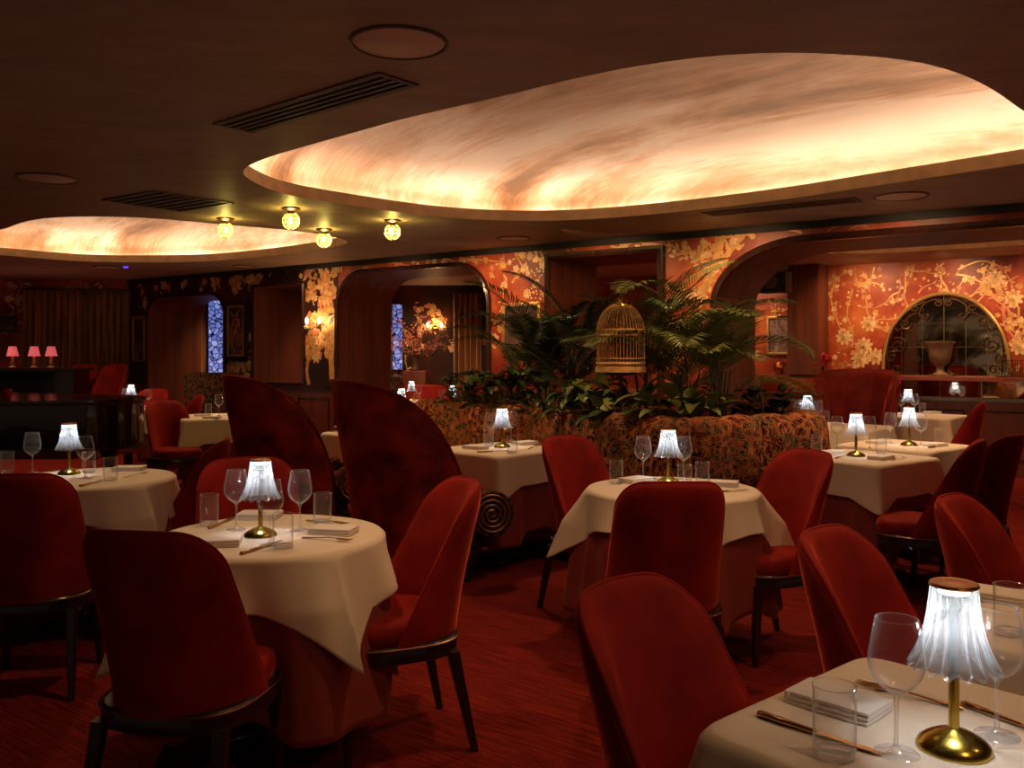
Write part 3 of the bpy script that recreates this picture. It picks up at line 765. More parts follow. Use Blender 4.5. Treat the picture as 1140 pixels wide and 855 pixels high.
CH = [
 ((-.96, 2.70), 80, 'A', 'red velvet dining chair at front left with its dark back to the camera'),
 ((-.44, 3.26), 202, 'A', 'red velvet dining chair right of the front round table, seen in profile'),
 ((-1.10, 3.78), -70, 'A', 'red velvet dining chair behind the front round table, facing the camera'),
 ((-1.88, 4.90), 190, 'L', 'red velvet dining chair right of the round table by the piano, leaning right'),
 ((-2.02, 3.83), 100, 'L', 'dark red dining chair cut by the left edge, in front of the piano table'),
 ((-3.28, 8.75), -45, 'M', 'bright red dining chair left of the distant square table, near the piano end'),
 ((-3.85, 10.2), 190, 'M', 'small red dining chair behind the distant left table, leaning right'),
 ((-4.72, 11.6), -90, 'M', 'dim red dining chair behind the farthest left table with a lamp'),
 ((.47, 4.88), -50, 'B', 'red velvet dining chair left of the middle round table, facing right'),
 ((.60, 3.62), 91, 'B', 'red dining chair with dark back, directly before the middle round table'),
 ((1.19, 4.26), 203, 'B', 'red velvet dining chair right of the middle round table, in front of the banquette end'),
 ((.44, 1.67), -40, 'D', 'large red velvet chair at the front table, nearest to the camera'),
 ((1.05, 2.22), -40, 'D', 'red velvet chair behind the front right table corner, left of the big lamp'),
 ((1.67, 2.78), -40, 'D', 'red velvet chair cut low behind the big lamp, farthest of the front right row'),
 ((2.30, 5.05), 150, 'C', 'red velvet chair before the paired square tables on the right, seat to the left'),
 ((2.70, 5.40), 131, 'C', 'darker red chair at the right edge, behind the leaning right chair'),
 ((4.25, 8.75), 150, 'G', 'small red chair in the archway room, beside the back table at right'),
]
for (x, y), a, g, lab in CH:
    place('chair', dining_chair, (x, y, 0), R(a - 90), lab, GCH[g])

def barrel_chair(channels=0):
    """tall throne-like barrel chair: shell falls from the high back to the arm ends"""
    o = thing('barrel_armchair', '', 'armchair')
    mat = 'velvet_dark' if not channels else 'channel_velvet'
    zb, H, nphi, nz = .20, 1.03, 48, 22
    PM = R(138)
    def plan(ph):
        a, bk = .285, .30
        if abs(ph) <= pi / 2: return Vector((a * sin(ph), -bk * cos(ph) - .02))
        e = abs(ph) - pi / 2; return Vector((math.copysign(a + .02 * e, ph), -.02 + e * .34))
    def height(ph):
        t = abs(ph) / PM; return zb + .22 + (H - .22) * max(0, 1 - t ** 3.8) ** .9
    def pt(ph, v):
        p = plan(ph); z = zb + (height(ph) - zb) * v; k = (z - zb)
        d = p.normalized() if p.length else Vector((0, -1))
        q = p + d * (.11 * k ** 1.2) * (1 if abs(ph) < pi / 2 else .7) + Vector((0, -.06 * k))
        return Vector((q.x, q.y, z)), Vector((d.x, d.y, 0))
    T = .075; inn, out = [], []
    vs = [1 - (1 - j / nz) ** 1.4 for j in range(nz + 1)]
    for v in vs:
        a, c = [], []
        for i in range(nphi + 1):
            ph = PM * sin(-pi / 2 + pi * i / nphi); p, d = pt(ph, v); e = sqrt(max(0, 1 - abs(ph / PM) ** 14)) * sqrt(max(0, 1 - v ** 14))
            bul = 0
            if channels: bul = .05 * abs(sin((ph / PM + 1) * channels * pi / 2)) ** .6 * (1 - v ** 10)
            a.append(p - d * (T / 2 * e + bul)); c.append(p + d * T / 2 * e)
        inn.append(a); out.append(c)
    W = nphi + 1; mb = MB(); vv = [p for r in out for p in r]; ff = []
    for j in range(nz):
        for i in range(nphi): ff.append((j * W + i, j * W + i + 1, (j + 1) * W + i + 1, (j + 1) * W + i))
    mb.add(vv, ff); mb.add([p for r in inn for p in r], [tuple(reversed(f)) for f in ff]); n = (nz + 1) * W
    mb.f += [(i, i + 1, n + i + 1, n + i) for i in range(nphi)]; mb.m += [0] * nphi
    sh = mb.build('backrest', mat, o, smooth=60)
    for q in range(1, channels):
        ph_ = PM * (-1 + 2 * q / channels); sb = MB(); sb.tube([pt(ph_, v)[0] - pt(ph_, v)[1] * (T / 2 + .004) for v in [i / 16 * .97 for i in range(17)]], .007, 6); sb.build('seam', 'velvet', sh)
    b = MB(); b.tube([pt(PM * (-1 + 2 * i / 60), 1)[0] + pt(PM * (-1 + 2 * i / 60), 1)[1] * .022 for i in range(61)], .009, 6); b.build('piping', 'velvet', sh)
    ring = [(.285 * x, .36 * y + .04) for x, y in superell(1, 1, 40, 2.6)]
    b = MB(); cushion(b, ring, .36, .475); b.build('seat_cushion', 'velvet', o, smooth=60)
    b = MB(); b.loft([[Vector((x * 1.0, y * 1.02, z)) for x, y in ring] for z in (.20, .37)]); b.build('seat_base', 'tapestry_dark', o)
    ring2 = [(.325 * x, .38 * y + .03) for x, y in superell(1, 1, 48, 2.8)]
    b = MB(); b.loft([[Vector((x, y, z)) for x, y in ring2] for z in (.12, .185)] + [[Vector((x * .97, y * .97, .20)) for x, y in ring2]]); b.build('plinth', 'ebony', o)
    b = MB(); b.tube([(x * 1.01, y * 1.01, .19) for x, y in ring2 + ring2[:1]], .007, 6); b.build('trim_line', 'bronze', o)
    for sx in (1, -1):                                    # carved scroll closing each arm
        mt = Matrix.Translation((sx * .30, .40, .42)) @ Matrix.Rotation(sx * pi / 2, 4, 'Y')
        b = MB(); b.lathe([(.135, -.09), (.145, -.05), (.145, .02), (.135, .035), (.12, .035)], 32, mtx=mt)
        sp = [(r_ * cos(t), r_ * sin(t), .037) for t, r_ in [(i * .28, .012 + .115 * i / 84) for i in range(85)]]
        b.tube(sp, .0075, 6, 1, mtx=mt)
        b.build('arm_scroll', ['tapestry_dark', 'bronze'], o)
    for sx, sy in ((1, 1), (-1, 1), (1, -1), (-1, -1)):
        b = MB(); b.loft([[Vector((sx * .23 + a * w, sy * .27 + c * w, z)) for a, c in ((-1, -1), (1, -1), (1, 1), (-1, 1))] for z, w in ((0, .018), (.125, .028))]); b.build('leg', 'ebony', o)
    return o
place('barrel', barrel_chair, (-.61, 5.62, 0), R(20 - 90), 'tall dark red barrel armchair beside the middle square table, nearer of the pair', 'two tall barrel armchairs')
place('barrel', barrel_chair, (-1.67, 6.86, 0), R(20 - 90), 'tall dark red barrel armchair behind the front round table, farther of the pair', 'two tall barrel armchairs')
cc = place('barrel_ch', lambda: barrel_chair(7), (3.33, 8.75, 0), R(240 - 90), 'tall channel-tufted dark red armchair facing the camera in the wide archway')
def bar_seat():
    o = dining_chair('velvet', .66, 1, 'bar_stool'); o['category'] = 'stool'; return o
place('stool', bar_seat, (-6.0, 12.35, 0), R(180), 'bright red high-backed bar stool, left one beyond the piano', 'red bar stools beyond the piano')
place('stool', bar_seat, (-5.58, 12.3, 0), R(170), 'bright red high-backed bar stool, right one beyond the piano', 'red bar stools beyond the piano')

# ------------------------------------------------------------------ tables and cloths
def table(kind, cx, cy, hx, hy, rot, label):
    o = thing('dining_table', label, 'table', (cx, cy, 0), rot, 'dining tables under cloths')
    b = MB()
    if kind == 'round': b.lathe([(hx - .03, .705), (hx - .012, .712), (hx - .012, .732), (hx - .02, .736)], 48)
    else: b.box((0, 0, .721), (2 * hx - .024, 2 * hy - .024, .030), bev=.006)
    b.build('tabletop', 'ebony', o)
    b = MB(); b.lathe([(.045, .03), (.035, .08), (.032, .5), (.04, .66), (.09, .704)], 20); b.build('column', 'ebony', o)
    b = MB()
    for k in range(4):
        mt = Matrix.Rotation(k * pi / 2 + pi / 4, 4, 'Z'); b.box((.14, 0, .02), (.28, .05, .035), mtx=mt, bev=.006)
    b.build('base', 'ebony', o)
    return o
def cloth_mesh(kind, hx, hy, ov, crot, zt, cap, seed, nfold, amp, flare, corner):
    rnd = random.Random(seed); n = 200; rings = []; ph = rnd.random() * 6; ph2 = rnd.random() * 6
    def rt(t):
        if kind == 'round': return hx
        return (abs(cos(t) / hx) ** 16 + abs(sin(t) / hy) ** 16) ** (-1 / 16)
    def lt(t):
        u = t - crot; ax, ay = (hx + ov), (hy + ov)
        return (abs(cos(u) / ax) ** 160 + abs(sin(u) / ay) ** 160) ** (-1 / 160)
    for f in (.0, .25, .5, .75, .9, .965): rings.append([Vector((rt(2 * pi * i / n) * f * cos(2 * pi * i / n), rt(2 * pi * i / n) * f * sin(2 * pi * i / n), zt + .0012 * sin(9 * f + 4 * cos(2 * pi * i / n)))) for i in range(n)])
    K = 22; dr = []
    for i in range(n):
        t = 2 * pi * i / n
        if kind == 'round': dr.append(min(cap, lt(t) - rt(t)))
        else:
            x, y = rt(t) * cos(t), rt(t) * sin(t); dc = sqrt((hx - abs(x)) ** 2 + (hy - abs(y)) ** 2) - .02
            dr.append(min(cap, ov * (1 + .42 * max(0, 1 - max(0, dc) / max(.12, .8 * min(ov, .25))))))
    dmin, dmax = min(dr), max(dr)
    for k in range(0, K + 1):
        ring = []
        for i in range(n):
            t = 2 * pi * i / n; r0 = rt(t); d = dr[i] * k / K
            if k == 0: ring.append(Vector(((r0 - .004) * cos(t), (r0 - .004) * sin(t), zt - .003))); continue
            pk = ((dr[i] - dmin) / max(.01, dmax - dmin))
            fold = .5 + .5 * sin(nfold * t + ph + .9 * sin(2 * t + ph2)); fold2 = .5 + .5 * sin(nfold * 2.3 * t + ph2)
            e = min(1, d / .17) if kind == 'round' else d / max(.05, dmax)
            out = .006 + flare * d + amp * (fold ** 1.5 * .8 + fold2 * .2) * e ** 1.2 + corner * pk ** 2.2 * d
            if kind != 'round':
                c4 = abs(cos(2 * (t - crot))) if hx == hy else 1
            z = zt - .004 - d * sqrt(max(.3, 1 - (flare + corner * pk) ** 2))
            ring.append(Vector(((r0 + out) * cos(t), (r0 + out) * sin(t), z)))
        rings.append(ring)
    b = MB(); b.loft(rings, 0, False, False)
    return b
def cloths(kind, cx, cy, hx, hy, rot, ov, crot, cap, ph, seed, uov=.50, ucap=.57, nfold=7, amp=.05, corner=.35, group='white tablecloths'):
    b = cloth_mesh(kind, hx - .012, hy - .012, uov, 0 if kind != 'round' else crot, TT - .005, ucap, seed, nfold, amp * .8, .02, corner * .35)
    o = b.build('undercloth', 'under', None, (cx, cy, 0), 75, rot); tag(o, 'burgundy undercloth hanging below the white cloth on ' + ph, 'undercloth', 'burgundy undercloths')
    md = o.modifiers.new('thickness', 'SOLIDIFY'); md.thickness = .0015; md.offset = -1
    b = cloth_mesh(kind, hx, hy, ov, crot, TT, cap, seed, nfold, amp, .05, corner)
    o = b.build('tablecloth', 'linen', None, (cx, cy, 0), 75, rot); tag(o, 'white linen tablecloth on ' + ph, 'tablecloth', group)
    md = o.modifiers.new('thickness', 'SOLIDIFY'); md.thickness = .0015; md.offset = -1
TB = {
 'A': ('round', -.87, 3.25, .40, .40, 0, .165, 0, 'the front left round table', 'round table at front left with lamp and three wine glasses'),
 'L': ('round', -2.22, 4.72, .42, .42, 0, .165, .25, 'the round table by the piano', 'round table at the left edge in front of the piano'),
 'B': ('round', .775, 4.35, .41, .41, 0, .15, -R(48), 'the middle round table', 'round table in the middle before the paisley banquette'),
 'E': ('sq', -.09, 6.15, .34, .34, R(47), .20, 0, 'the square table beside the barrel armchair', 'square table against the left half of the banquette'),
 'F': ('sq', -1.08, 7.45, .36, .36, R(49), .22, 0, 'the square table between the two barrel armchairs', 'square table half hidden between the two barrel armchairs'),
 'C': ('sq', 2.20, 5.70, .35, .35, R(36), .20, 0, 'the front one of the paired right tables', 'front one of the paired square tables on the right'),
 'H': ('sq', 2.80, 6.42, .34, .34, R(40), .20, 0, 'the rear one of the paired right tables', 'rear one of the paired square tables on the right'),
 'M': ('sq', -3.02, 9.35, .42, .42, R(25), .24, 0, 'the distant square table left of the armchairs', 'distant square table between small red chairs on the left'),
 'N': ('sq', -4.60, 10.8, .38, .38, R(10), .24, 0, 'the farthest left table past the piano end', 'farthest square table on the left past the piano end'),
 'G': ('sq', 4.32, 9.45, .36, .36, R(49), .24, 0, 'the table below the mirrored arch', 'square table in the archway room below the mirror'),
 'I': ('sq', 2.95, 8.05, .35, .35, R(49), .22, 0, 'the table before the channel-tufted armchair', 'square table before the channel-tufted armchair'),
 'D': ('sq', .79, 1.48, .30, .375, R(41), .22, 0, 'the nearest table at front right', 'nearest table at front right with the big lamp'),
 'T': ('sq', 1.43, 2.04, .30, .375, R(41), .24, 0, 'the table behind the big lamp', 'table cut by the right edge behind the big lamp'),
 'J': ('sq', -1.22, 9.55, .33, .33, R(49), .22, 0, 'the small table in the middle archway', 'small table standing in the middle archway'),
 'K': ('sq', -1.40, 12.3, .36, .36, R(20), .22, 0, 'the far table inside the middle archway', 'far table seen through the middle archway'),
 'O': ('sq', -.55, 10.4, .33, .33, R(49), .22, 0, 'the table past the banquette end', 'far table behind the left end of the banquette'),
}
for q, (k, key) in enumerate([(v, n) for n, v in TB.items()]):
    kind, cx, cy, hx, hy, rot, ov, crot, ph, lab = k
    table(kind, cx, cy, hx, hy, rot, lab)
    big = key in 'ABL'
    cloths(kind, cx, cy, hx, hy, rot, ov, crot, .5, ph, 11 + q * 7, nfold=8 if big else 6, amp=.062 if big else .024, corner=.34 if big else .22)

# ------------------------------------------------------------------ things on the tables
def table_lamp():
    o = thing('table_lamp', '', 'lamp', group='cordless fluted crystal table lamps')
    b = MB(); b.lathe([(.0585, 0), (.0585, .004), (.055, .011), (.045, .019), (.028, .028), (.012, .033), (.009, .036)], 40); b.build('base', 'brass', o, smooth=60)
    b = MB(); b.lathe([(.0085, .034), (.0085, .262)], 20); b.build('pole', 'brass', o)
    nf = 16
    prof = []
    for i in range(17):
        t = i / 16; z = .268 - .130 * t; r = .037 + .012 * t + .022 * t ** 3.0; prof.append((r, z))
    def mod(th, r, z):
        t = (.268 - z) / .13; a = .05 + .045 * t; return 1 - a * (1 - abs(sin(nf * th / 2))) ** 1.0 * 1.4
    b = MB(); b.lathe(prof, 128, cap0=False, cap1=False, mod=mod)
    inner = [(r - .0045, z) for r, z in prof]; b.lathe(inner[:-1] + [(prof[-1][0] - .001, prof[-1][1] + .001)], 128, cap0=False, cap1=False, mod=mod)
    rim = [(prof[-1][0] * mod(2 * pi * i / 128, 0, prof[-1][1]) * cos(2 * pi * i / 128), prof[-1][0] * mod(2 * pi * i / 128, 0, prof[-1][1]) * sin(2 * pi * i / 128), prof[-1][1] + .0035 * cos(nf * 2 * pi * i / 128)) for i in range(129)]
    sh = b.build('lamp_shade', 'shade', o, smooth=35)
    b = MB(); b.tube(rim, .0022, 6); b.build('scalloped_rim', 'shade', sh)
    b = MB(); b.lathe([(.037, .268), (.039, .271), (.037, .2745), (.026, .2735), (.012, .2755), (.001, .276)], 40); b.build('cap', 'cap', o)
    b = MB(); b.lathe([(.010, .262), (.024, .262), (.024, .258), (.010, .256)], 24, cap0=False, cap1=False); b.build('led_ring', 'led', o)
    return o
LAMPS = []
def lamp(x, y, ph, where='', power=1.0):
    p = P(x, y); LAMPS.append(p)
    place('lamp', table_lamp, (p.x, p.y, TT + .001), 0, 'lit fluted crystal table lamp on ' + ph + where)
    add_light('POINT', 'lamp_glow', (p.x, p.y, TT + .206), 2.7 * power, (.93, .96, 1.0), .013)
def wine_glass():
    o = thing('wine_glass', '', 'wine glass')
    b = MB(); b.lathe([(.036, 0), (.036, .0015), (.015, .005), (.005, .012), (.0036, .03), (.0036, .085), (.006, .096), (.012, .101)], 28, cap1=False); b.build('stem', 'glass_solid', o, smooth=60)
    pr_ = [(.001, .099), (.014, .102), (.029, .113), (.040, .129), (.0445, .145), (.0435, .163), (.039, .188), (.0335, .220)]
    b = MB(); b.lathe(pr_ + [(.0325, .2205)] + [(r - .0013, z) for r, z in reversed(pr_[2:-1])] + [(.013, .1045), (.001, .1015)], 32, cap0=False, cap1=False); b.build('bowl', 'glass', o, smooth=60)
    b = MB(); b.tube([(.033 * cos(t), .033 * sin(t), .2205) for t in [2 * pi * i / 28 for i in range(29)]], .0009, 4); b.build('rim', 'glass_solid', o)
    return o
def tumbler():
    o = thing('tumbler', '', 'glass')
    b = MB(); b.lathe([(.027, 0), (.0315, .003), (.034, .012), (.0345, .115), (.0338, .1155), (.033, .114), (.0325, .02), (.028, .014), (.001, .012)], 32, cap1=False); b.build('body', 'glass', o, smooth=50)
    b = MB(); b.lathe([(.026, .001), (.0315, .004), (.0318, .011), (.028, .0135)], 32); b.build('thick_base', 'glass_solid', o, smooth=50)
    b = MB(); b.tube([(.0342 * cos(t), .0342 * sin(t), .1155) for t in [2 * pi * i / 28 for i in range(29)]], .0009, 4); b.build('rim', 'glass_solid', o)
    return o
def napkin():
    b = MB(); w, d = .16, .105
    for k, (z, s) in enumerate(((.004, 1), (.012, .985), (.020, .965))):
        b.box((.002 * k, .001 * k, z), (w * s, d * s, .0072), bev=.003)
    b.box((-w / 2 + .006, 0, .0125), (.012, d * .97, .023), bev=.005)
    o = b.build('folded_napkin', 'napkin', None, smooth=50); tag(o, '', 'napkin', 'folded white napkins'); return o
def knife():
    o = thing('dinner_knife', '', 'knife')
    b = MB()
    rows = []
    for x, w, t in ((-.115, .004, .004), (-.11, .009, .007), (-.06, .0085, .0065), (-.02, .006, .005), (-.005, .005, .0045)):
        rows.append([Vector((x, w * cos(a), .006 + t * .8 * sin(a))) for a in [2 * pi * i / 10 for i in range(10)]])
    b.loft(rows); b.build('handle', 'cutlery', o, smooth=60)
    b = MB(); pts = [(-.006, -.005), (.03, -.007), (.08, -.0075), (.105, -.004), (.115, .003), (.09, .006), (.02, .0055), (-.006, .004)]
    b.loft([[Vector((x, y, z)) for x, y in pts] for z in (.0052, .0065)]); b.build('blade', 'cutlery', o, smooth=0)
    return o
def fork():
    o = thing('dinner_fork', '', 'fork'); b = MB(); rows = []
    for x, w, z in ((-.10, .008, .004), (-.06, .0065, .006), (0, .003, .010), (.03, .003, .010)):
        rows.append([Vector((x, w * cos(a), z + .0016 * sin(a))) for a in [2 * pi * i / 8 for i in range(8)]])
    b.loft(rows); b.build('handle', 'cutlery', o, smooth=60)
    b = MB(); top = [(.028, .003), (.042, .011), (.055, .0125)]
    b.loft([[Vector((x, y, .009 - .1 * (x - .03) + z)) for x, y in top + [(x, -y) for x, y in reversed(top)]] for z in (0, .0016)])
    for q in (-.0108, -.0036, .0036, .0108): b.tube([(.054, q, .008), (.075, q, .0065), (.095, q * .95, .009)], [.0017, .0016, .0008], 6)
    b.build('tines', 'cutlery', o, smooth=60); return o
G_ = {'wine': (wine_glass, 'wine glass', 'clear stemmed wine glasses'), 'tumbler': (tumbler, 'water tumbler', 'clear water tumblers'), 'napkin': (napkin, 'folded white napkin', 'folded white napkins'),
      'knife': (knife, 'gold-toned knife', 'gold-toned knives'), 'fork': (fork, 'gold-toned fork', 'gold-toned forks')}
def put(kind, x, y, key, where, rz=0, x2=None, y2=None):
    """kind on table key at pixel x, y (its foot); cutlery may give both ends"""
    mk, nm, g = G_[kind]; p = P(x, y); z = TT + .0015
    if x2 is not None:
        q = P(x2, y2); rz = math.atan2(q.y - p.y, q.x - p.x); p = (p + q) / 2
    else: rz = R(rz)
    place(kind, mk, (p.x, p.y, z), rz, nm + ' on ' + TB[key][8] + ', ' + where, g)
ph = lambda k: TB[k][8]
lamp(290, 597, ph('A')); lamp(77, 528, ph('L')); lamp(744, 538, ph('B')); lamp(559, 498, ph('E')); lamp(953, 508, ph('C')); lamp(1012, 496, ph('H')); lamp(1062, 834, ph('D'))
lamp(259, 462, ph('M')); lamp(146, 453, ph('N')); lamp(1011, 461.5, ph('G'), power=1.2); lamp(899, 473, ph('I')); lamp(447, 460.5, ph('J')); lamp(458, 446.5, ph('K')); lamp(504, 454, ph('O'))
# table A
put('wine', 263, 590, 'A', 'left of the lamp'); put('wine', 301, 607, 'A', 'in front of the lamp'); put('wine', 334, 591, 'A', 'right of the lamp')
put('tumbler', 233, 585, 'A', 'at the left rim'); put('tumbler', 315, 611, 'A', 'nearest the camera'); put('tumbler', 359, 583, 'A', 'by the right napkin')
put('napkin', 241, 607, 'A', 'front left one', 10); put('napkin', 289, 577, 'A', 'back one behind the lamp', 0); put('napkin', 371, 594, 'A', 'right one', -12)
put('knife', 267, 619, 'A', 'lying in front of the lamp', 0, 316, 603); put('knife', 232, 590, 'A', 'lying behind the left wine glass', 0, 262, 577)
put('fork', 192, 613, 'A', 'at the left edge', 0, 215, 608); put('fork', 338, 600, 'A', 'below the right napkin', 0, 392, 604); put('fork', 345, 581, 'A', 'behind the right tumbler', 0, 385, 585)
# table L
put('wine', 36, 527, 'L', 'left of the lamp'); put('wine', 95, 533, 'L', 'right of the lamp'); put('tumbler', 8, 527, 'L', 'cut by the left edge'); put('tumbler', 99, 527, 'L', 'behind the right wine glass')
put('tumbler', 123, 535, 'L', 'front right one'); put('napkin', 144, 524, 'L', 'at the right side', 5); put('knife', 88, 543, 'L', 'at the near rim', 0, 116, 535); put('fork', 137, 533, 'L', 'right of the tumbler', 0, 165, 527)
# table B
put('tumbler', 686, 539, 'B', 'left one'); put('wine', 716, 534, 'B', 'left of the lamp'); put('wine', 761, 534, 'B', 'right of the lamp'); put('tumbler', 782, 541, 'B', 'right one')
put('tumbler', 762, 545, 'B', 'behind the chair top'); put('napkin', 708, 537, 'B', 'left one', 40); put('napkin', 803, 541, 'B', 'right one', -20); put('fork', 724, 532, 'B', 'left of the lamp', 0, 740, 540); put('knife', 798, 549, 'B', 'at the right rim', 0, 826, 547)
# table E
put('wine', 546, 494, 'E', 'left of the lamp'); put('wine', 569, 492, 'E', 'right of the lamp'); put('tumbler', 570, 505, 'E', 'before the right wine glass'); put('tumbler', 544, 497, 'E', 'before the left wine glass')
put('napkin', 529, 500, 'E', 'left one', -40); put('napkin', 585, 495, 'E', 'right one', 40); put('knife', 537, 504, 'E', 'lying left of the near corner', 0, 562, 503); put('fork', 587, 501, 'E', 'lying right of the lamp', 0, 600, 497)
# table F
put('napkin', 384, 477, 'F', 'beside the armchair edge', 40); put('knife', 372, 481, 'F', 'at the near rim', 0, 392, 480)
# table C
put('tumbler', 909, 506, 'C', 'at the left corner'); put('wine', 932, 500, 'C', 'left of the lamp'); put('wine', 968, 500, 'C', 'right of the lamp'); put('tumbler', 981, 505, 'C', 'right of the lamp')
put('napkin', 925, 506, 'C', 'left one', 30); put('napkin', 981, 511.5, 'C', 'right one', 40); put('fork', 993, 513, 'C', 'at the right edge', 0, 1008, 510); put('knife', 928, 512, 'C', 'at the left side', 0, 944, 507)
# table H
put('wine', 991, 494, 'H', 'left of the lamp'); put('wine', 1025, 496, 'H', 'right of the lamp'); put('tumbler', 1046, 495, 'H', 'at the right corner'); put('napkin', 978, 494, 'H', 'left one', 30); put('napkin', 1042, 497, 'H', 'right one', 40)
put('knife', 1035, 499, 'H', 'at the right rim', 0, 1052, 497)
# table G, I
put('wine', 1003, 462, 'G', 'left of the lamp'); put('wine', 1018, 462, 'G', 'right of the lamp'); put('tumbler', 1027, 461, 'G', 'right one'); put('napkin', 1038, 460.5, 'G', 'right one', 20)
put('wine', 889, 472, 'I', 'left of the lamp'); put('wine', 911, 472, 'I', 'right of the lamp'); put('tumbler', 919, 472, 'I', 'right one'); put('napkin', 928, 473.5, 'I', 'right one', 30)
# table D
put('wine', 998, 840, 'D', 'left of the lamp'); put('wine', 1110, 820, 'D', 'right of the lamp'); put('tumbler', 929, 843, 'D', 'at the left')
put('napkin', 932, 788, 'D', 'behind the tumbler', -46); put('knife', 838, 796, 'D', 'lying under the tumbler', 0, 991, 847); put('fork', 1048, 786, 'D', 'behind the left wine glass', 0, 972, 768); put('knife', 1112, 802, 'D', 'right of the lamp', 0, 1165, 822)
put('tumbler', 1124, 707, 'T', 'above the right wine glass'); put('napkin', 1112, 668, 'T', 'left one', -40)
# table M, N
put('tumbler', 232, 462, 'M', 'left one'); put('wine', 243.5, 463, 'M', 'left of the lamp'); put('wine', 265, 463, 'M', 'right of the lamp'); put('napkin', 226, 463.5, 'M', 'left one', 10); put('napkin', 236, 466, 'M', 'at the near rim', 0)
put('wine', 165, 454, 'N', 'right of the lamp'); put('wine', 140, 453, 'N', 'left of the lamp'); put('napkin', 157, 454, 'N', 'beside the lamp', 0)
# tables J, K, O
put('wine', 464, 461, 'J', 'right of the lamp'); put('napkin', 473, 462, 'J', 'right one', 10); put('wine', 466, 447, 'K', 'right of the lamp'); put('napkin', 476, 447, 'K', 'right one', 10)
put('wine', 492, 455, 'O', 'left of the lamp'); put('napkin', 488, 455, 'O', 'left one', 10)
# ------------------------------------------------------------------ paisley banquette with the planter behind it
BQ = [(-.92, 8.45), (-.39, 7.85), (-.07, 7.48), (.21, 7.10), (.47, 6.72), (.75, 6.32), (1.00, 6.02), (1.17, 5.86)]
BQ2 = [(1.19, 5.86), (1.45, 6.02), (1.70, 6.16), (1.96, 6.28), (2.17, 6.45), (2.26, 6.72), (2.20, 7.0)]
def path_frames(pts, step=.02):
    c = catmull([Vector(p) for p in pts], len(pts) * 30, False); L = [0]
    for i in range(len(c) - 1): L.append(L[-1] + (c[i + 1] - c[i]).length)
    n = int(L[-1] / step); out = []; k = 0
    for j in range(n + 1):
        t = L[-1] * j / n
        while k < len(L) - 2 and L[k + 1] < t: k += 1
        f = (t - L[k]) / max(1e-9, L[k + 1] - L[k]); out.append((c[k].lerp(c[k + 1], f), t))
    fr = []
    for j, (p, t) in enumerate(out):
        d = (out[min(n, j + 1)][0] - out[max(0, j - 1)][0]).normalized(); fr.append((p, Vector((d.y, -d.x)), t, L[-1]))   # normal towards the guests
    return fr
bq = thing('paisley_banquette', 'long paisley tapestry banquette with rolled channels, plants behind it', 'banquette', (0, 0, 0))
def bq_section(pts, roll, nm):
    fr = path_frames(pts); nr = max(1, round(fr[0][3] / roll)); rows = []
    for p, nn, t, L in fr:
        w = abs(sin(pi * t / L * nr)) ** .55; e = min(1, t / .05, (L - t) / .05); e = sqrt(max(0, e)); fb = .05 * w
        prof = [(.05, .40), (.07 + fb * .5, .50), (.06 + fb, .62), (.04 + fb, .75), (.03 + fb, .86), (.01 + fb * .9, .925 + .012 * w), (-.03 + fb * .4, .952 + .018 * w), (-.075, .960 + .018 * w), (-.125, .945 + .015 * w), (-.155, .90), (-.16, .80), (-.16, .1)]
        rows.append([Vector((p.x + nn.x * (a * e - .05 * (1 - e)), p.y + nn.y * (a * e - .05 * (1 - e)), .4 + (z - .4) * (.93 + .07 * e))) for a, z in prof])
    b = MB(); b.loft(rows, 0, True, True, closed=False); return b.build(nm, 'tapestry', bq, smooth=70)
bq_section(BQ, .42, 'backrest'); bq_section(BQ2, .27, 'backrest')
fr = path_frames(BQ); b = MB()
b.loft([[Vector((p.x + nn.x * a, p.y + nn.y * a, z)) for a, z in ((.0, .14), (.48, .14), (.52, .20), (.53, .40), (.50, .455), (.42, .475), (.08, .47), (.0, .44))] for p, nn, t, L in fr]); b.build('seat', 'tapestry', bq, smooth=50)
b = MB(); b.loft([[Vector((p.x + nn.x * a, p.y + nn.y * a, z)) for a, z in ((-.16, 0), (.44, 0), (.44, .14), (-.16, .14))] for p, nn, t, L in fr]); b.build('plinth', 'ebony', bq)
fr2 = path_frames(BQ2); b = MB(); b.loft([[Vector((p.x + nn.x * a, p.y + nn.y * a, z)) for a, z in ((-.155, 0), (.05, 0), (.05, .42), (-.155, .42))] for p, nn, t, L in fr2]); b.build('plinth', 'ebony', bq)
pl = thing('planter_box', 'dark wooden planter running behind the paisley banquette', 'planter')
inner = [Vector((p.x - nn.x * .17, p.y - nn.y * .17)) for p, nn, t, L in fr[::6]] + [Vector((p.x - nn.x * .17, p.y - nn.y * .17)) for p, nn, t, L in fr2[::6]]
inner = [p for p in inner]
outer_ = []
for p in inner:
    s = (p - W0).dot(WD); q = W0 + WD * s - WN * .08; d = (q - p)
    outer_.append(p + d.normalized() * min(d.length, .85) if d.length > .03 else p + WN * .02)
b = MB(); b.loft([[Vector((a.x, a.y, .10)), Vector((c.x, c.y, .10)), Vector((c.x, c.y, .86)), Vector((a.x, a.y, .86))] for a, c in zip(inner, outer_)]); b.build('box', 'panel', pl, smooth=0)
b = MB(); b.loft([[Vector((a.x, a.y, .861)), Vector((c.x, c.y, .861)), Vector((c.x, c.y, .875)), Vector((a.x, a.y, .875))] for a, c in zip(inner, outer_)]); b.build('soil', 'soil', pl)

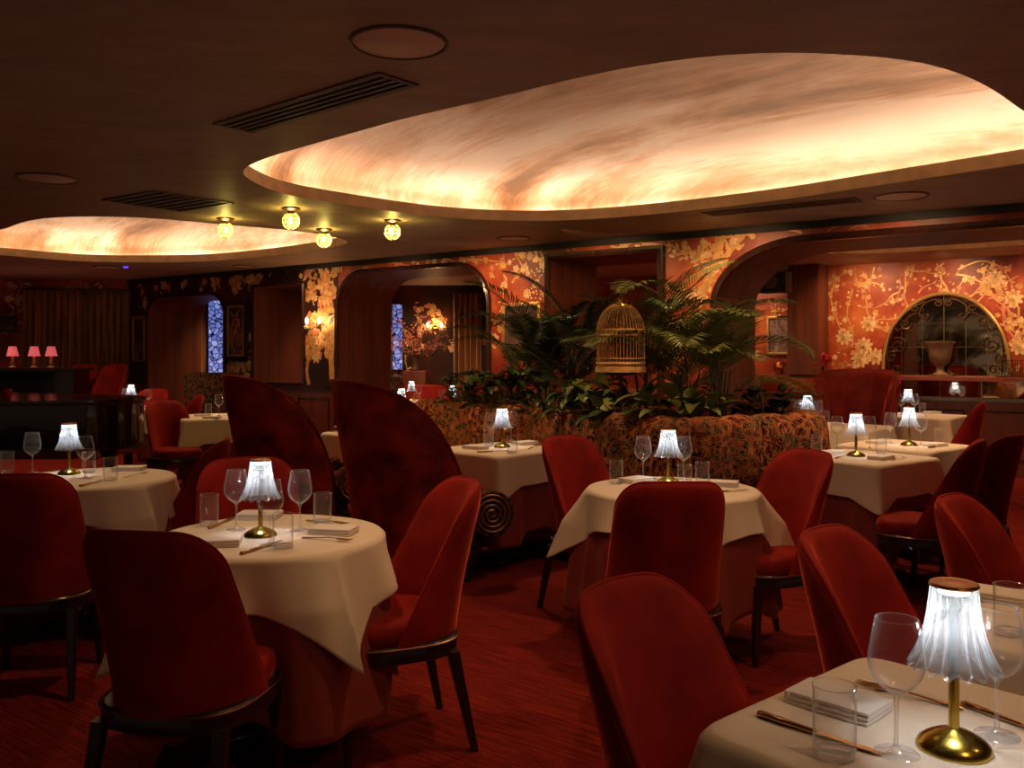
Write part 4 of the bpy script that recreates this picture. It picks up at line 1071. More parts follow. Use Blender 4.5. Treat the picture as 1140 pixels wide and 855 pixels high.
# ------------------------------------------------------------------ plants
def frond(mb, base, az, tilt, length, nl, droop, ll=.28, wl=.0085, mi=0, vee=.5, rnd=random):
    """feather palm frond: curved rachis with paired leaflets"""
    pts = []; p = Vector(base); t0 = tilt; N = 16
    for i in range(N + 1):
        pts.append(p.copy()); t0 -= droop / N * (1 + i / N); p = p + Vector((cos(az) * cos(t0), sin(az) * cos(t0), sin(t0))) * length / N
    mb.tube(pts, [.006 * (1 - .75 * i / N) for i in range(N + 1)], 5, 1)
    side = Vector((-sin(az), cos(az), 0))
    for k in range(nl):
        f = .22 + .76 * k / (nl - 1); q = f * N; i = min(N - 1, int(q)); c = pts[i].lerp(pts[i + 1], q - i); d = (pts[i + 1] - pts[i]).normalized(); up = side.cross(d).normalized()
        if up.z < 0: up = -up
        l = ll * (sin(pi * min(1, .18 + .85 * f)) ** .7 + .12) * rnd.uniform(.85, 1.1)
        for sg in (1, -1):
            a = d * (.55 + .5 * f) + side * sg * .9 + up * vee * .35; a.normalize(); w = d.cross(a).cross(a).normalized() * wl
            e = c + a * l * .5 + up * .02 * vee; g = c + a * l + Vector((0, 0, -l * rnd.uniform(.04, .20)))
            o = a.cross(w).normalized() * wl * .35
            mb.add([c, e + w, g, e - w, e - o], [(0, 1, 4), (1, 2, 4), (2, 3, 4), (3, 0, 4)], mi)
def palm(base, seed, nf, length, height, label, spread=1, azr=(0, 2 * pi), ll=.3, tiltr=(.75, 1.35), mats=('leaf', 'stem'), nl=34, droop=1.1):
    rnd = random.Random(seed); o = thing('areca_palm', label, 'palm', base); 
    b = MB()
    for k in range(nf):
        az = azr[0] + (azr[1] - azr[0]) * (k + rnd.random() * .8) / nf; tilt = rnd.uniform(*tiltr)
        frond(b, (rnd.gauss(0, .03), rnd.gauss(0, .03), height * rnd.uniform(.1, 1)), az, tilt, length * rnd.uniform(.75, 1.1), nl, droop * rnd.uniform(.7, 1.2), ll, rnd=rnd)
    b.build('fronds', list(mats), o, smooth=0)
    b = MB()
    for k in range(5): x, y = rnd.gauss(0, .03), rnd.gauss(0, .03); b.tube([(x, y, 0), (x * 1.5, y * 1.5, height * .6), (x * 2, y * 2, height)], [.012, .010, .007], 6)
    b.build('stems', 'stem', o)
    return o
def leafblade(mb, base, az, tilt, l, w, curl, mi=0, n=8, lobes=0):
    p = Vector(base); t = tilt; side = Vector((-sin(az), cos(az), 0)); L_, C, R_ = [], [], []
    for i in range(n + 1):
        f = i / n; ww = w * (sin(pi * min(1, f ** .75 * .98 + .02)) ** .8) 
        if lobes and i % 2: ww *= .45
        d = Vector((cos(az) * cos(t), sin(az) * cos(t), sin(t))); up = side.cross(d)
        if up.z < 0: up = -up
        L_.append(p + side * ww + up * ww * .35); C.append(p.copy()); R_.append(p - side * ww + up * ww * .35)
        t -= curl / n; p = p + d * l / n
    vs = L_ + C + R_; m = n + 1; fs = []
    for i in range(n): fs += [(i, i + 1, m + i + 1, m + i), (m + i, m + i + 1, 2 * m + i + 1, 2 * m + i)]
    mb.add(vs, fs, mi)
def bushy(name, label, cat, base, seed, nl, h, l, w, mat, spread=.25, curl=1.2, lobes=0, tilt=(.1, 1.2)):
    rnd = random.Random(seed); o = thing(name, label, cat, base); b = MB(); st = MB()
    for k in range(nl):
        az = rnd.uniform(0, 2 * pi); r = spread * sqrt(rnd.random()); x, y = r * cos(az), r * sin(az); z = h * rnd.uniform(.15, 1)
        st.tube([(x * .2, y * .2, 0), (x * .6, y * .6, z * .7), (x, y, z)], [.005, .004, .003], 4)
        leafblade(b, (x, y, z), az + rnd.uniform(-.5, .5), rnd.uniform(*tilt), l * rnd.uniform(.7, 1.2), w * rnd.uniform(.7, 1.2), curl * rnd.uniform(.6, 1.3), 0, lobes=lobes, n=14 if lobes else 8)
    b.build('leaves', mat, o, smooth=60); st.build('stems', 'stem', o); return o
def at(x, d, z=.87): return ((x - XC) / F0 * d, d, z)
palm(at(600, 7.75), 1, 13, 1.05, .45, 'tall feathery palm left of the birdcage', ll=.24, mats=('leaf3', 'stem'), tiltr=(1.0, 1.5), droop=1.1)
palm(at(575, 7.95), 2, 9, .85, .30, 'dark palm in front of the small framed painting', ll=.22, mats=('leaf', 'stem'), tiltr=(.9, 1.45))
palm(at(636, 7.4), 33, 11, .92, .60, 'slim dark palm directly left of the birdcage', ll=.20, mats=('leaf3', 'stem'), tiltr=(1.05, 1.5), droop=.9)
palm(at(762, 6.85), 3, 13, 1.15, .40, 'large arching palm right of the birdcage', ll=.34, nl=38, tiltr=(.95, 1.5), mats=('leaf2', 'stem'))
palm(at(800, 6.80), 4, 8, 1.05, .40, 'palm reaching over the archway pillar', ll=.32, nl=36, tiltr=(.9, 1.4), mats=('leaf2', 'stem'))
palm(at(722, 7.1), 5, 9, 1.15, .50, 'palm with upright fronds behind the birdcage', ll=.26, tiltr=(1.15, 1.5), mats=('leaf', 'stem'))
bushy('split_leaf_plant', 'light green split-leaf plant hanging in front of the birdcage', 'plant', at(662, 6.75), 6, 12, .34, .26, .075, 'leaf2', .16, 2.0, lobes=1)
bushy('broad_leaf_plant', 'broad-leaved plant below the birdcage', 'plant', at(690, 6.5), 7, 26, .22, .28, .05, 'leaf', .25)
bushy('broad_leaf_plant', 'olive green broad-leaved plant at the dip of the banquette', 'plant', at(745, 6.28), 8, 22, .22, .24, .055, 'leaf2', .22)
bushy('broad_leaf_plant', 'large-leaved plant at the foot of the archway pillar', 'plant', at(775, 6.3), 9, 18, .20, .26, .060, 'leaf2', .20)
bushy('leafy_shrub', 'small dark shrub at the left end of the planter', 'shrub', at(520, 8.05), 10, 60, .34, .13, .028, 'leaf', .24)
bushy('leafy_shrub', 'small dark shrub left of the palms behind the paisley banquette', 'shrub', at(552, 7.75), 11, 60, .34, .14, .030, 'leaf3', .24)
bushy('leafy_shrub', 'low dark shrub beneath the palms', 'shrub', at(610, 7.15), 12, 55, .26, .15, .032, 'leaf3', .25)
bushy('leafy_shrub', 'low dark shrub left of the split-leaf plant', 'shrub', at(648, 6.85), 13, 50, .24, .16, .035, 'leaf', .22)
bushy('leafy_shrub', 'round dark shrub in the wide archway beside its pillar', 'shrub', at(853, 7.0, .80), 14, 60, .30, .12, .045, 'leaf3', .22)
bushy('leafy_shrub', 'tiny shrub behind the barrel armchair in the middle archway', 'shrub', at(425, 12.9, .6), 15, 70, .45, .15, .03, 'leaf3', .25)
# ------------------------------------------------------------------ birdcage
def birdcage(loc):
    o = thing('birdcage', 'large domed bamboo birdcage among the palms', 'birdcage', loc)
    R0 = .175; zc = .30
    b = MB()
    b.lathe([(R0 + .012, 0), (R0 + .012, .035), (R0, .04)], 40); b.lathe([(R0 + .006, .055), (R0 + .010, .062), (R0 + .006, .075)], 40, cap0=False, cap1=False)
    b.build('base', 'wicker', o)
    b = MB()
    for z in (.10, .27, .31):
        b.tube([((R0 + .004) * cos(t), (R0 + .004) * sin(t), z) for t in [2 * pi * i / 40 for i in range(41)]], .006 if z > .2 else .004, 6)
    for i in range(40):
        t = 2 * pi * i / 40; b.tube([((R0 + .004) * cos(t), (R0 + .004) * sin(t), .275), ((R0 + .004) * cos(t + .08), (R0 + .004) * sin(t + .08), .305)], .0022, 4)
    b.build('band', 'wicker', o)
    b = MB()
    for i in range(44):
        t = 2 * pi * i / 44; pts = [(R0 * cos(t), R0 * sin(t), .04), (R0 * cos(t), R0 * sin(t), zc)]
        for k in range(1, 10): a = k / 9 * R(84); pts.append((R0 * cos(a) * cos(t), R0 * cos(a) * sin(t), zc + .21 * sin(a)))
        b.tube(pts, .0021, 4)
    b.build('bars', 'wicker', o)
    b = MB(); b.lathe([(.075, .485), (.07, .50), (.03, .515), (.012, .53)], 24); b.tube([(.02 * cos(t), 0, .548 + .02 * sin(t)) for t in [2 * pi * i / 16 for i in range(17)]], .003, 5); b.build('crown', 'brass', o)
    return o
birdcage(at(691, 6.62, 1.26))
st = thing('birdcage_stand', 'slender dark stand carrying the bamboo birdcage', 'stand', at(691, 6.62, .875))
b = MB(); b.lathe([(.10, 0), (.09, .015), (.015, .03), (.013, .355), (.11, .368), (.12, .384)], 24); b.build('post', 'ebony', st)

# ------------------------------------------------------------------ pictures, sconces, wall things
def framed(x0, x1, y0, y1, label, pic, w0=W0, fr_='gilt', mat_=None, fw=.045, name='framed_painting'):
    s0, s1 = S(x0, w0), S(x1, w0); xm = (x0 + x1) / 2; zt, zb = Zw(xm, y0, w0), Zw(xm, y1, w0)
    c = wp((s0 + s1) / 2, (zt + zb) / 2, -.02, w0); w, h = s1 - s0, zt - zb
    o = thing(name, label, 'painting', c, math.atan2(WD.y, WD.x))
    b = MB()
    for q in (1, -1):
        b.box((0, 0, q * (h / 2 - fw / 2)), (w, .04, fw), bev=.008); b.box((q * (w / 2 - fw / 2), 0, 0), (fw, .04, h), bev=.008)
    b.build('frame', fr_, o)
    b = MB(); b.box((0, .002, 0), (w - fw * 1.4, .012, h - fw * 1.4))
    cv = b.build('canvas', pic, o, smooth=0)
    return o, w, h
o, w, h = framed(252, 277, 335, 402, 'dark framed painting with pink flowers on the wall left of the plain mahogany opening', 'pic_a', fr_='ebony', fw=.06)
b = MB()
for q in (1, -1): b.box((q * (w / 2 - .075), -.012, 0), (.022, .012, h - .15)); b.box((0, -.012, q * (h / 2 - .075)), (w - .13, .012, .022))
b.build('gilt_slip', 'gilt', o)
b = MB(); random.seed(2)
for i in range(26):
    x, z = random.gauss(0, w * .11), random.uniform(-.05, h * .28); b.lathe([(.02, 0), (.018, .003), (.001, .004)], 6, mtx=Matrix.Translation((x, -.004, z)) @ Matrix.Rotation(pi / 2, 4, 'X'))
pf = b.build('painted_flowers', 'petal_pink', o); pf['kind'] = 'stuff'
framed(149, 163, 352, 403, 'narrow gilt framed painting left of the left archway', 'pic_c', fw=.04)
framed(561, 604, 337, 396, 'gilt framed painting half hidden by the palms', 'pic_c', fw=.04)
o, w, h = framed(854, 881, 352, 395, 'gilt framed figure painting on the back wall seen through the wide archway', 'pic_b', W1, fw=.035)
b = MB(); b.tube([(0, -.02, h / 2), (0, -.08, h / 2 + .06), (0, -.10, h / 2 + .05)], .006, 6); b.tube([(-.06, -.10, h / 2 + .05), (.06, -.10, h / 2 + .05)], .014, 8); b.build('picture_light', 'brass', o)
def sconce(s, z, w0, label, off=0, rz=None, pos=None):
    c = pos if pos is not None else wp(s, z, -.01, w0); o = thing('wall_sconce', label, 'sconce', c, math.atan2(WD.y, WD.x) if rz is None else rz, 'two-light wall sconces')
    b = MB(); b.lathe([(.045, 0), (.05, .008), (.03, .02), (.01, .03)], 20, mtx=Matrix.Rotation(pi / 2, 4, 'X')); b.build('backplate', 'brass', o)
    for q in (1, -1):
        b = MB(); b.tube([(0, -.03, -.01), (q * .04, -.08, -.05), (q * .10, -.10, -.03), (q * .11, -.10, .01)], .006, 6); b.lathe([(.02, 0), (.028, .01), (.01, .015)], 14, c=(q * .11, -.10, 0)); b.build('arm', 'brass', o)
        b = MB(); b.lathe([(.008, .012), (.014, .03), (.019, .05), (.014, .075), (.002, .095)], 14, c=(q * .11, -.10, 0)); b.build('bulb', 'bulb', o)
        b = MB()
        for k in range(10): a = k * .63; b.lathe([(.001, -.05), (.006, -.035), (.001, -.01)], 6, c=(q * .11 + .028 * cos(a), -.10 + .028 * sin(a), 0))
        b.build('crystal_drops', 'glass_solid', o)
    add_light('POINT', 'sconce_glow', (0, -.16, .05), 5, (1, .55, .22), .04, o)
sconce(S(356) , Zw(356, 362), W0, 'two-light wall sconce left of the middle archway')
sconce(0, 0, W1, 'two-light wall sconce seen through the middle archway', rz=0, pos=((488 - XC) / F0 * 15.2, pj.y - .01, 1.80))

def curtain(x0, x1, zt, p0, p1, label, nw, zb=.02, amp=.05, seed=1):
    """pleated curtain hung between two floor points"""
    rnd = random.Random(seed); p0, p1 = Vector(p0), Vector(p1); d = (p1 - p0); L = d.length; d.normalize(); nn = Vector((d.y, -d.x)); 
    if nn.y > 0: nn = -nn
    o = thing('curtain', label, 'curtain', (p0.x, p0.y, 0)); b = MB(); n = nw * 12; phs = [rnd.uniform(-.6, .6) for _ in range(nw + 2)]
    rows = []
    for z in (zb, zb + .5, (zt + zb) / 2, zt - .3, zt):
        r = []
        for i in range(n + 1):
            t = i / n * nw; k = int(t); f = t - k; q = phs[k] * (1 - f) + phs[min(nw, k + 1)] * f
            a = L * i / n; w = amp * (sin(2 * pi * t + q * (1 + .8 * (zt - z))) + .35 * sin(4 * pi * t + q * 3)) * (.75 + .25 * (zt - z))
            r.append(Vector((d.x * a + nn.x * (w + .07), d.y * a + nn.y * (w + .07), z)))
        rows.append(r)
    b.loft(rows, 0, False, False, closed=False); c = b.build('fabric', 'curtain', o, smooth=80); md = c.modifiers.new('thickness', 'SOLIDIFY'); md.thickness = .004
    b = MB(); b.tube([(-d.x * .03 + nn.x * .07, -d.y * .03 + nn.y * .07, zt + .015), (d.x * (L + .03) + nn.x * .07, d.y * (L + .03) + nn.y * .07, zt + .015)], .012, 8); b.build('rod', 'ebony', o)
    return o
def on_end(x):                                             # point of the dining room's end wall at pixel column x
    k = (x - XC) / F0; t = (k * pa.y - pa.x) / (dl.x - k * dl.y); return (pa.x + dl.x * t, pa.y + dl.y * t)
curtain(0, 0, 2.33, on_end(27), on_end(146), 'wide brown and gold curtain at the far left end of the room', 16, amp=.06)
yb = pj.y
for x0, x1, lab, nw in ((208, 231, 'brown curtain left of the blue window in the left archway', 4), (423, 437, 'narrow brown curtain left of the blue window in the middle archway', 3), (505, 536, 'brown curtain at the right of the middle archway', 5)):
    curtain(0, 0, 2.36 if x0 != 208 else 2.28, ((x0 - XC) / F0 * yb, yb - .02), ((x1 - XC) / F0 * yb, yb - .02), lab, nw, seed=x0)
for k, (x0, x1, z0, z1) in enumerate(((231, 249, 1.02, 2.30), (436, 449, 1.12, 2.20))):
    a, c = (x0 - XC) / F0 * (yb - .05), (x1 - XC) / F0 * (yb - .05); o = bpy.data.objects.new('window_%d' % (k + 1), None); COL.objects.link(o); o['kind'] = 'structure'; o.location = ((a + c) / 2, yb - .03, (z0 + z1) / 2)
    w, h = c - a, z1 - z0; b = MB()
    for q in (1, -1): b.box((q * w / 2, 0, 0), (.03, .05, h + .03)); b.box((0, 0, q * h / 2), (w + .03, .05, .03))
    b.build('window_frame', 'ebony', o); b = MB(); b.box((0, 0, 0), (w, .01, h)); b.build('window_pane', 'stained', o, smooth=0)
p = on_end(8); o = thing('framed_painting', 'small dark picture on the wall at the far left edge', 'painting', (p[0], p[1], 1.83), math.atan2(-dl.y, -dl.x))
nrm = -nl
b = MB(); b.box((0, -.03, 0), (.28, .03, .22), bev=.006); b.build('frame', 'ebony', o); b = MB(); b.box((0, -.047, 0), (.23, .008, .17)); b.build('canvas', 'pic_c', o, smooth=0)

# flower arrangement seen through the middle archway
def blossom_arrangement(loc):
    o = thing('vase_of_blossom', 'vase of tall pink blossom branches in the middle archway', 'vase', loc)
    b = MB(); b.lathe([(.05, 0), (.06, .02), (.045, .08), (.05, .16), (.075, .24), (.08, .25), (.07, .25)], 24); b.build('vase', 'stone', o)
    rnd = random.Random(4); br = MB(); pe_ = MB()
    for k in range(26):
        az = rnd.uniform(0, 6.28); t = rnd.uniform(.35, 1.4); pts = [Vector((0, 0, .2))]; l = rnd.uniform(.35, .75)
        for i in range(5): t -= rnd.uniform(-.1, .25); pts.append(pts[-1] + Vector((cos(az) * cos(t), sin(az) * cos(t), sin(t))) * l / 5)
        br.tube(pts, [.005, .004, .004, .003, .002, .0015], 4)
        for q in range(26):
            i = rnd.uniform(1.3, 5); c = pts[int(min(4, i))].lerp(pts[min(5, int(i) + 1)], i % 1) + Vector((rnd.gauss(0, .03), rnd.gauss(0, .03), rnd.gauss(0, .03))); r = rnd.uniform(.012, .024)
            m = Matrix.Translation(c) @ Matrix.Rotation(rnd.uniform(0, 6), 4, 'X') @ Matrix.Rotation(rnd.uniform(0, 6), 4, 'Y')
            v = [(0, 0, -.2 * r)] + [(r * (1 if j % 2 else .5) * cos(j * pi / 5), r * (1 if j % 2 else .5) * sin(j * pi / 5), .3 * r * (j % 2)) for j in range(10)]; pe_.add(v, [(0, j + 1, (j + 1) % 10 + 1) for j in range(10)], 0, m)
    br.build('branches', 'stem', o); pe_.build('blossom', 'petal_pink', o, smooth=0); return o
blossom_arrangement(((462 - XC) / F0 * 13.6, 13.6, 1.13))
b = MB(); b.box((0, 0, .565), (.34, .34, 1.13), bev=.01); o = b.build('plinth', 'panel', None, ((462 - XC) / F0 * 13.6, 13.6, 0)); tag(o, 'dark wooden plinth under the blossom vase in the middle archway', 'plinth')
# red booth in the second room behind the middle archway
o = thing('booth_sofa', 'red booth sofa seen through the middle archway', 'sofa', ((492 - XC) / F0 * 12.4, 12.4, 0), R(0))
b = MB(); b.box((0, .30, .62), (1.1, .16, .66), bev=.05); b.build('backrest', 'velvet', o); b = MB(); b.box((0, 0, .40), (1.1, .55, .16), bev=.04); b.build('seat', 'velvet', o); b = MB(); b.box((0, .04, .16), (1.06, .56, .32)); b.build('base', 'ebony', o)
# patterned settee in front of the left archway
o = thing('patterned_settee', 'dark leafy patterned settee before the left archway', 'settee', ((226 - XC) / F0 * 11.45, 11.45, 0), math.atan2(WD.y, WD.x) + .3)
b = MB(); b.box((0, .22, .72), (.85, .16, .86), bev=.06); b.build('backrest', 'tapestry_dark', o); b = MB(); b.box((0, -.08, .36), (.83, .55, .20), bev=.05); b.build('seat', 'tapestry_dark', o); b = MB(); b.box((0, 0, .13), (.8, .6, .26)); b.build('base', 'ebony', o)

# ------------------------------------------------------------------ archway room: shelf, mirror, urn ...
SH0, SH1, SHZ = S(846, W1), 8.0, 1.13
b = MB(); b.loft([[wp(s, z, o_, W1) for o_, z in ((-.34, SHZ - .045), (-.34, SHZ - .01), (-.32, SHZ), (0, SHZ), (0, SHZ - .045))] for s in (SH0, SH1)])
o = b.build('wall_shelf', 'panel'); tag(o, 'long dark wooden shelf along the back wall below the mirrored arch', 'shelf')
wains(S(846, W1) - .3, 8.0, 'trim_10', W1, .88)
mo = thing('tiled_mirror_strip', 'low strip of mirror tiles between shelf and panelling on the back wall', 'mirror', wp(0, 0, 0, W1))
b = MB(); base = wp(0, 0, 0, W1)
b.add([wp(s, z, -.012, W1) - base for s, z in ((SH0, .89), (SH1, .89), (SH1, SHZ - .05), (SH0, SHZ - .05))], [(0, 1, 2, 3)]); b.add([wp(s, z, -.001, W1) - base for s, z in ((SH0, .89), (SH1, .89), (SH1, SHZ - .05), (SH0, SHZ - .05))], [(0, 1, 2, 3)]); b.build('mirror_glass', 'mirror', mo, smooth=0)
b = MB()
for i in range(10): s = SH0 + (SH1 - SH0) * i / 9; b = MB(); b.tube([wp(s, .89, -.014, W1) - base, wp(s, SHZ - .05, -.014, W1) - base], .006, 4); b.build('tile_seam', 'came', mo)
# mirrored arch
s0, s1 = S(984, W1), S(1124, W1); sm, rr = (s0 + s1) / 2, (s1 - s0) / 2; zt = Zw(1050, 327, W1); zs_ = SHZ; rz_ = zt - zs_ - .10
am = thing('arched_mirror', 'arched tile mirror with wrought iron scrolls on the back wall', 'mirror', wp(sm, zs_, 0, W1))
A0 = wp(sm, zs_, 0, W1)
def am_pt(x, z, off): return wp(sm + x, zs_ + z, off, W1) - A0
def arc(k=1.0, n=40): return [(-rr * k, 0)] + [(-rr * k * cos(pi * i / n), .10 + rz_ * k * sin(pi * i / n)) for i in range(n + 1)] + [(rr * k, 0)]
b = MB(); o_ = arc(.985); b.add([am_pt(0, .1, -.02)] + [am_pt(x, z, -.02) for x, z in o_], [(0, i + 1, i + 2) for i in range(len(o_) - 1)] + [(0, len(o_), 1)]); b.build('mirror_glass', 'mirror', am, smooth=0)
b = MB(); b.tube([am_pt(x, z, -.03) for x, z in arc(1)], .022, 8); b.build('arch_frame', 'gilt', am)
b = MB()
for q in (-2, -1, 0, 1, 2):
    x = q * rr / 2.9; zz = .10 + rz_ * sqrt(max(0, 1 - (x / rr) ** 2)); b.tube([am_pt(x, 0, -.022), am_pt(x, zz, -.022)], .005, 4)
for z in (.34, .62): xx = rr * sqrt(max(0, 1 - ((z - .1) / rz_) ** 2)); b.tube([am_pt(-xx, z, -.022), am_pt(xx, z, -.022)], .0035, 4)
b.build('tile_seams', 'came', am)
b = MB()
def scroll(cx, cz, r, a0, turns, sgn, r1=.15):
    n = int(16 * turns); return [(cx + r * (1 - (1 - r1) * i / n) * cos(a0 + sgn * 2 * pi * turns * i / n), cz + r * (1 - (1 - r1) * i / n) * sin(a0 + sgn * 2 * pi * turns * i / n)) for i in range(n + 1)]
def ir(pts, r=.010): b.tube([am_pt(x, z, -.05) for x, z in pts], r, 6)
for f in (1, -1):
    ir(catmull([Vector((f * x, z)) for x, z in ((.03, .86), (.10, .90), (.22, .84), (.26, .72), (.20, .66), (.17, .70), (.20, .73))], 60, False))
    ir(catmull([Vector((f * x, z)) for x, z in ((.20, .66), (.28, .74), (.38, .70), (.44, .60), (.50, .54), (.55, .58), (.51, .62))], 60, False))
    ir(scroll(f * .42, .62, .07, 0, 1.4, f)); ir(scroll(f * .30, .80, .05, 1, 1.3, -f)); ir(scroll(f * .50, .36, .10, 2, 1.6, f)); ir(scroll(f * .58, .22, .07, 1, 1.5, -f)); ir(scroll(f * .52, .08, .06, 0, 1.4, f))
    ir(scroll(f * .06, .86, .05, pi / 2, 1.3, f)); ir(catmull([Vector((f * x, z)) for x, z in ((.60, .05), (.62, .25), (.60, .45), (.52, .62), (.38, .78), (.2, .88))], 60, False), .008)
b.build('iron_scrolls', 'iron', am)
# urn and other things on the shelf
def shelf_pt(x, d=.17): return wp(S(x, W1) + .08, SHZ, -d, W1)
o = thing('garden_urn', 'wide bronze urn on the shelf in front of the arched mirror', 'urn', shelf_pt(1042, .18))
b = MB(); b.lathe([(.09, 0), (.095, .02), (.05, .05), (.04, .09), (.05, .12), (.10, .17), (.125, .26), (.135, .36), (.165, .39), (.165, .405), (.14, .40), (.12, .30), (.02, .28)], 36); b.build('bowl', 'stone', o, smooth=50)
b = MB(); b.box((0, 0, .010), (.20, .20, .02)); b.build('foot', 'stone', o)
o = thing('flower_pot', 'pot of bright red flowers on the shelf beside the wooden pillar', 'flowers', shelf_pt(911, .24))
b = MB(); b.lathe([(.05, 0), (.07, .10), (.075, .10), (.06, .095)], 20); b.build('pot', 'ebony', o)
b = MB(); rnd = random.Random(8)
for k in range(70):
    c = Vector((rnd.gauss(0, .09), rnd.gauss(0, .06), .17 + rnd.gauss(0, .06))); m = Matrix.Translation(c) @ Matrix.Rotation(rnd.uniform(0, 6), 4, 'X') @ Matrix.Rotation(rnd.uniform(0, 6), 4, 'Y'); r = .03
    b.add([(0, 0, -.01)] + [(r * (1 if j % 2 else .6) * cos(j * pi / 5), r * (1 if j % 2 else .6) * sin(j * pi / 5), .01 * (j % 2)) for j in range(10)], [(0, j + 1, (j + 1) % 10 + 1) for j in range(10)], 0, m)
b.build('blossoms', 'petal_red', o, smooth=0)
o = thing('copper_bowl', 'round copper bowl on the shelf below the figure painting', 'bowl', shelf_pt(868, .2))
b = MB(); b.lathe([(.05, 0), (.09, .05), (.10, .09), (.085, .13), (.08, .13), (.09, .09), (.03, .02)], 24); b.build('body', 'copper', o); b = MB(); b.lathe([(.08, .13), (.06, .155), (.01, .165), (.012, .18), (.001, .185)], 20); b.build('lid', 'copper', o)
o = thing('wooden_box', 'plain wooden box on the shelf left of the red flowers', 'box', shelf_pt(884, .22), math.atan2(WD.y, WD.x)); b = MB(); b.box((0, 0, .05), (.24, .14, .10), bev=.006); b.build('body', 'mahogany', o); b = MB(); b.box((0, 0, .106), (.25, .15, .012), bev=.003); b.build('lid', 'mahogany', o)
o = thing('wire_basket', 'dark wire basket on the shelf at the right edge', 'basket', shelf_pt(1125, .2), math.atan2(WD.y, WD.x)); b = MB()
for i in range(9):
    x = -.18 + .045 * i
    for y in (-.08, .08): b.tube([(x, y, 0), (x, y, .19)], .004, 4)
for i in range(5):
    z = .01 + .045 * i; b.tube([(-.18, -.08, z), (.18, -.08, z), (.18, .08, z), (-.18, .08, z), (-.18, -.08, z)], .004, 4)
b.build('wires', 'iron', o); b = MB(); b.box((0, 0, .006), (.36, .16, .012)); b.build('tray', 'black', o)
# pillar of the back wall
ps0, ps1 = S(890, W1) - .02, S(924, W1) - .02
b = MB(); b.loft([[wp(s, z, o_, W1) for s, o_ in ((ps0, 0), (ps0, -.40), (ps1, -.40), (ps1, 0))] for z in (SHZ + .001, CEIL)]); o = struct(b.build('trim_11', 'mahogany', smooth=0))
def wall_speaker(x, y0, y1, w, label, off=-.6):
    d = 10.3; z = HC + (YH - (y0 + y1) / 2) / F0 * d; o = thing('hanging_loudspeaker', label, 'loudspeaker', ((x - XC) / F0 * d, d, z), math.atan2(WD.y, WD.x))
    h = (y1 - y0) / F0 * d; b = MB(); b.box((0, 0, 0), (w, .22, h), bev=.012); b.build('cabinet', 'black', o)
    b = MB(); b.lathe([(h * .32, 0), (h * .30, -.008), (h * .05, .012)], 24, mtx=Matrix.Translation((0, -.115, 0)) @ Matrix.Rotation(pi / 2, 4, 'X')); b.build('cone', 'vent', o)
    b = MB(); b.tube([(0, 0, h / 2), (0, 0, CEIL - z)], .015, 8); b.build('bracket', 'black', o)
wall_speaker(862, 303, 326, .34, 'black loudspeaker hanging left of the wooden pillar in the archway room')
wall_speaker(1133, 294, 317, .34, 'black loudspeaker hanging at the right edge above the mirrored arch')

# ------------------------------------------------------------------ bar counter, pink lamps, grand piano
p0 = at(-30, 12.0, 0); o = thing('bar_counter', 'black bar counter behind the piano at the far left', 'bar counter', (-6.45, 12.05, 0))
b = MB(); b.box((-.2, 0, .58), (1.75, .45, 1.16)); b.build('body', 'lacquer', o); b = MB(); b.box((-.2, -.02, 1.18), (1.85, .56, .045), bev=.01); b.build('worktop', 'ebony', o); b = MB(); b.box((-.2, -.30, 1.205), (1.85, .01, .012)); b.build('edge_strip', 'bronze', o)
def pink_lamp():
    o = thing('bar_lamp', '', 'lamp', group='pink shaded lamps on the bar')
    b = MB(); b.lathe([(.05, 0), (.05, .012), (.02, .03), (.03, .07), (.015, .10), (.022, .13), (.008, .16), (.006, .19)], 20); b.build('base', 'stone', o, smooth=60)
    b = MB(); b.lathe([(.075, .155), (.045, .285)], 28, cap0=False, cap1=False, mod=lambda t, r, z: 1 + .02 * cos(14 * t)); b.build('lamp_shade', 'pink', o)
    return o
for x, lab in ((14, 'leftmost pink shaded lamp on the bar'), (38, 'middle pink shaded lamp on the bar'), (57, 'rightmost pink shaded lamp on the bar')):
    p = at(x, 12.0, 1.203); place('pink', pink_lamp, p, 0, lab)
    add_light('POINT', 'pink_lamp_glow', (p[0], p[1] - .02, 1.46), 1.2, (1, .35, .25), .02)
def piano():
    o = thing('grand_piano', 'glossy black grand piano at the left edge', 'piano', (-4.22, 7.9, 0), R(-4))
    out = catmull([Vector(p) for p in ((-1.1, -.75), (-.3, -.77), (.55, -.74), (.98, -.58), (1.10, -.28), (.98, .05), (.66, .28), (.20, .42), (-.3, .58), (-.7, .72), (-1.1, .74))], 110, False)
    ring = lambda z, k=1: [Vector((p.x * k, p.y * k, z)) for p in out]
    b = MB(); b.loft([ring(.62), ring(.98)]); b.build('body', 'lacquer', o)
    b = MB(); b.loft([ring(.615, 1.012), ring(.635, 1.012)], 0); b.build('moulding', 'ebony', o)
    b = MB(); b.loft([ring(1.0, 1.015), ring(1.022, 1.015)]); b.build('lid', 'lacquer', o)
    b = MB(); b.loft([ring(.981, .99), ring(1.0, .99)]); b.build('rim_felt', 'under', o)
    for x, y in ((-.85, -.55), (-.85, .55), (.75, -.1)):
        b = MB(); b.lathe([(.07, .62), (.075, .55), (.05, .5), (.055, .2), (.035, .08), (.04, .05)], 20, c=(x, y, 0)); b.lathe([(.03, .0), (.03, .05)], 12, c=(x, y, 0)); b.build('leg', 'lacquer', o)
    b = MB(); b.tube([(-.35, 0, .62), (-.35, 0, .15)], .02, 8); b.box((-.35, -.05, .13), (.25, .12, .05)); b.build('pedal_lyre', 'lacquer', o)
    return o
piano()
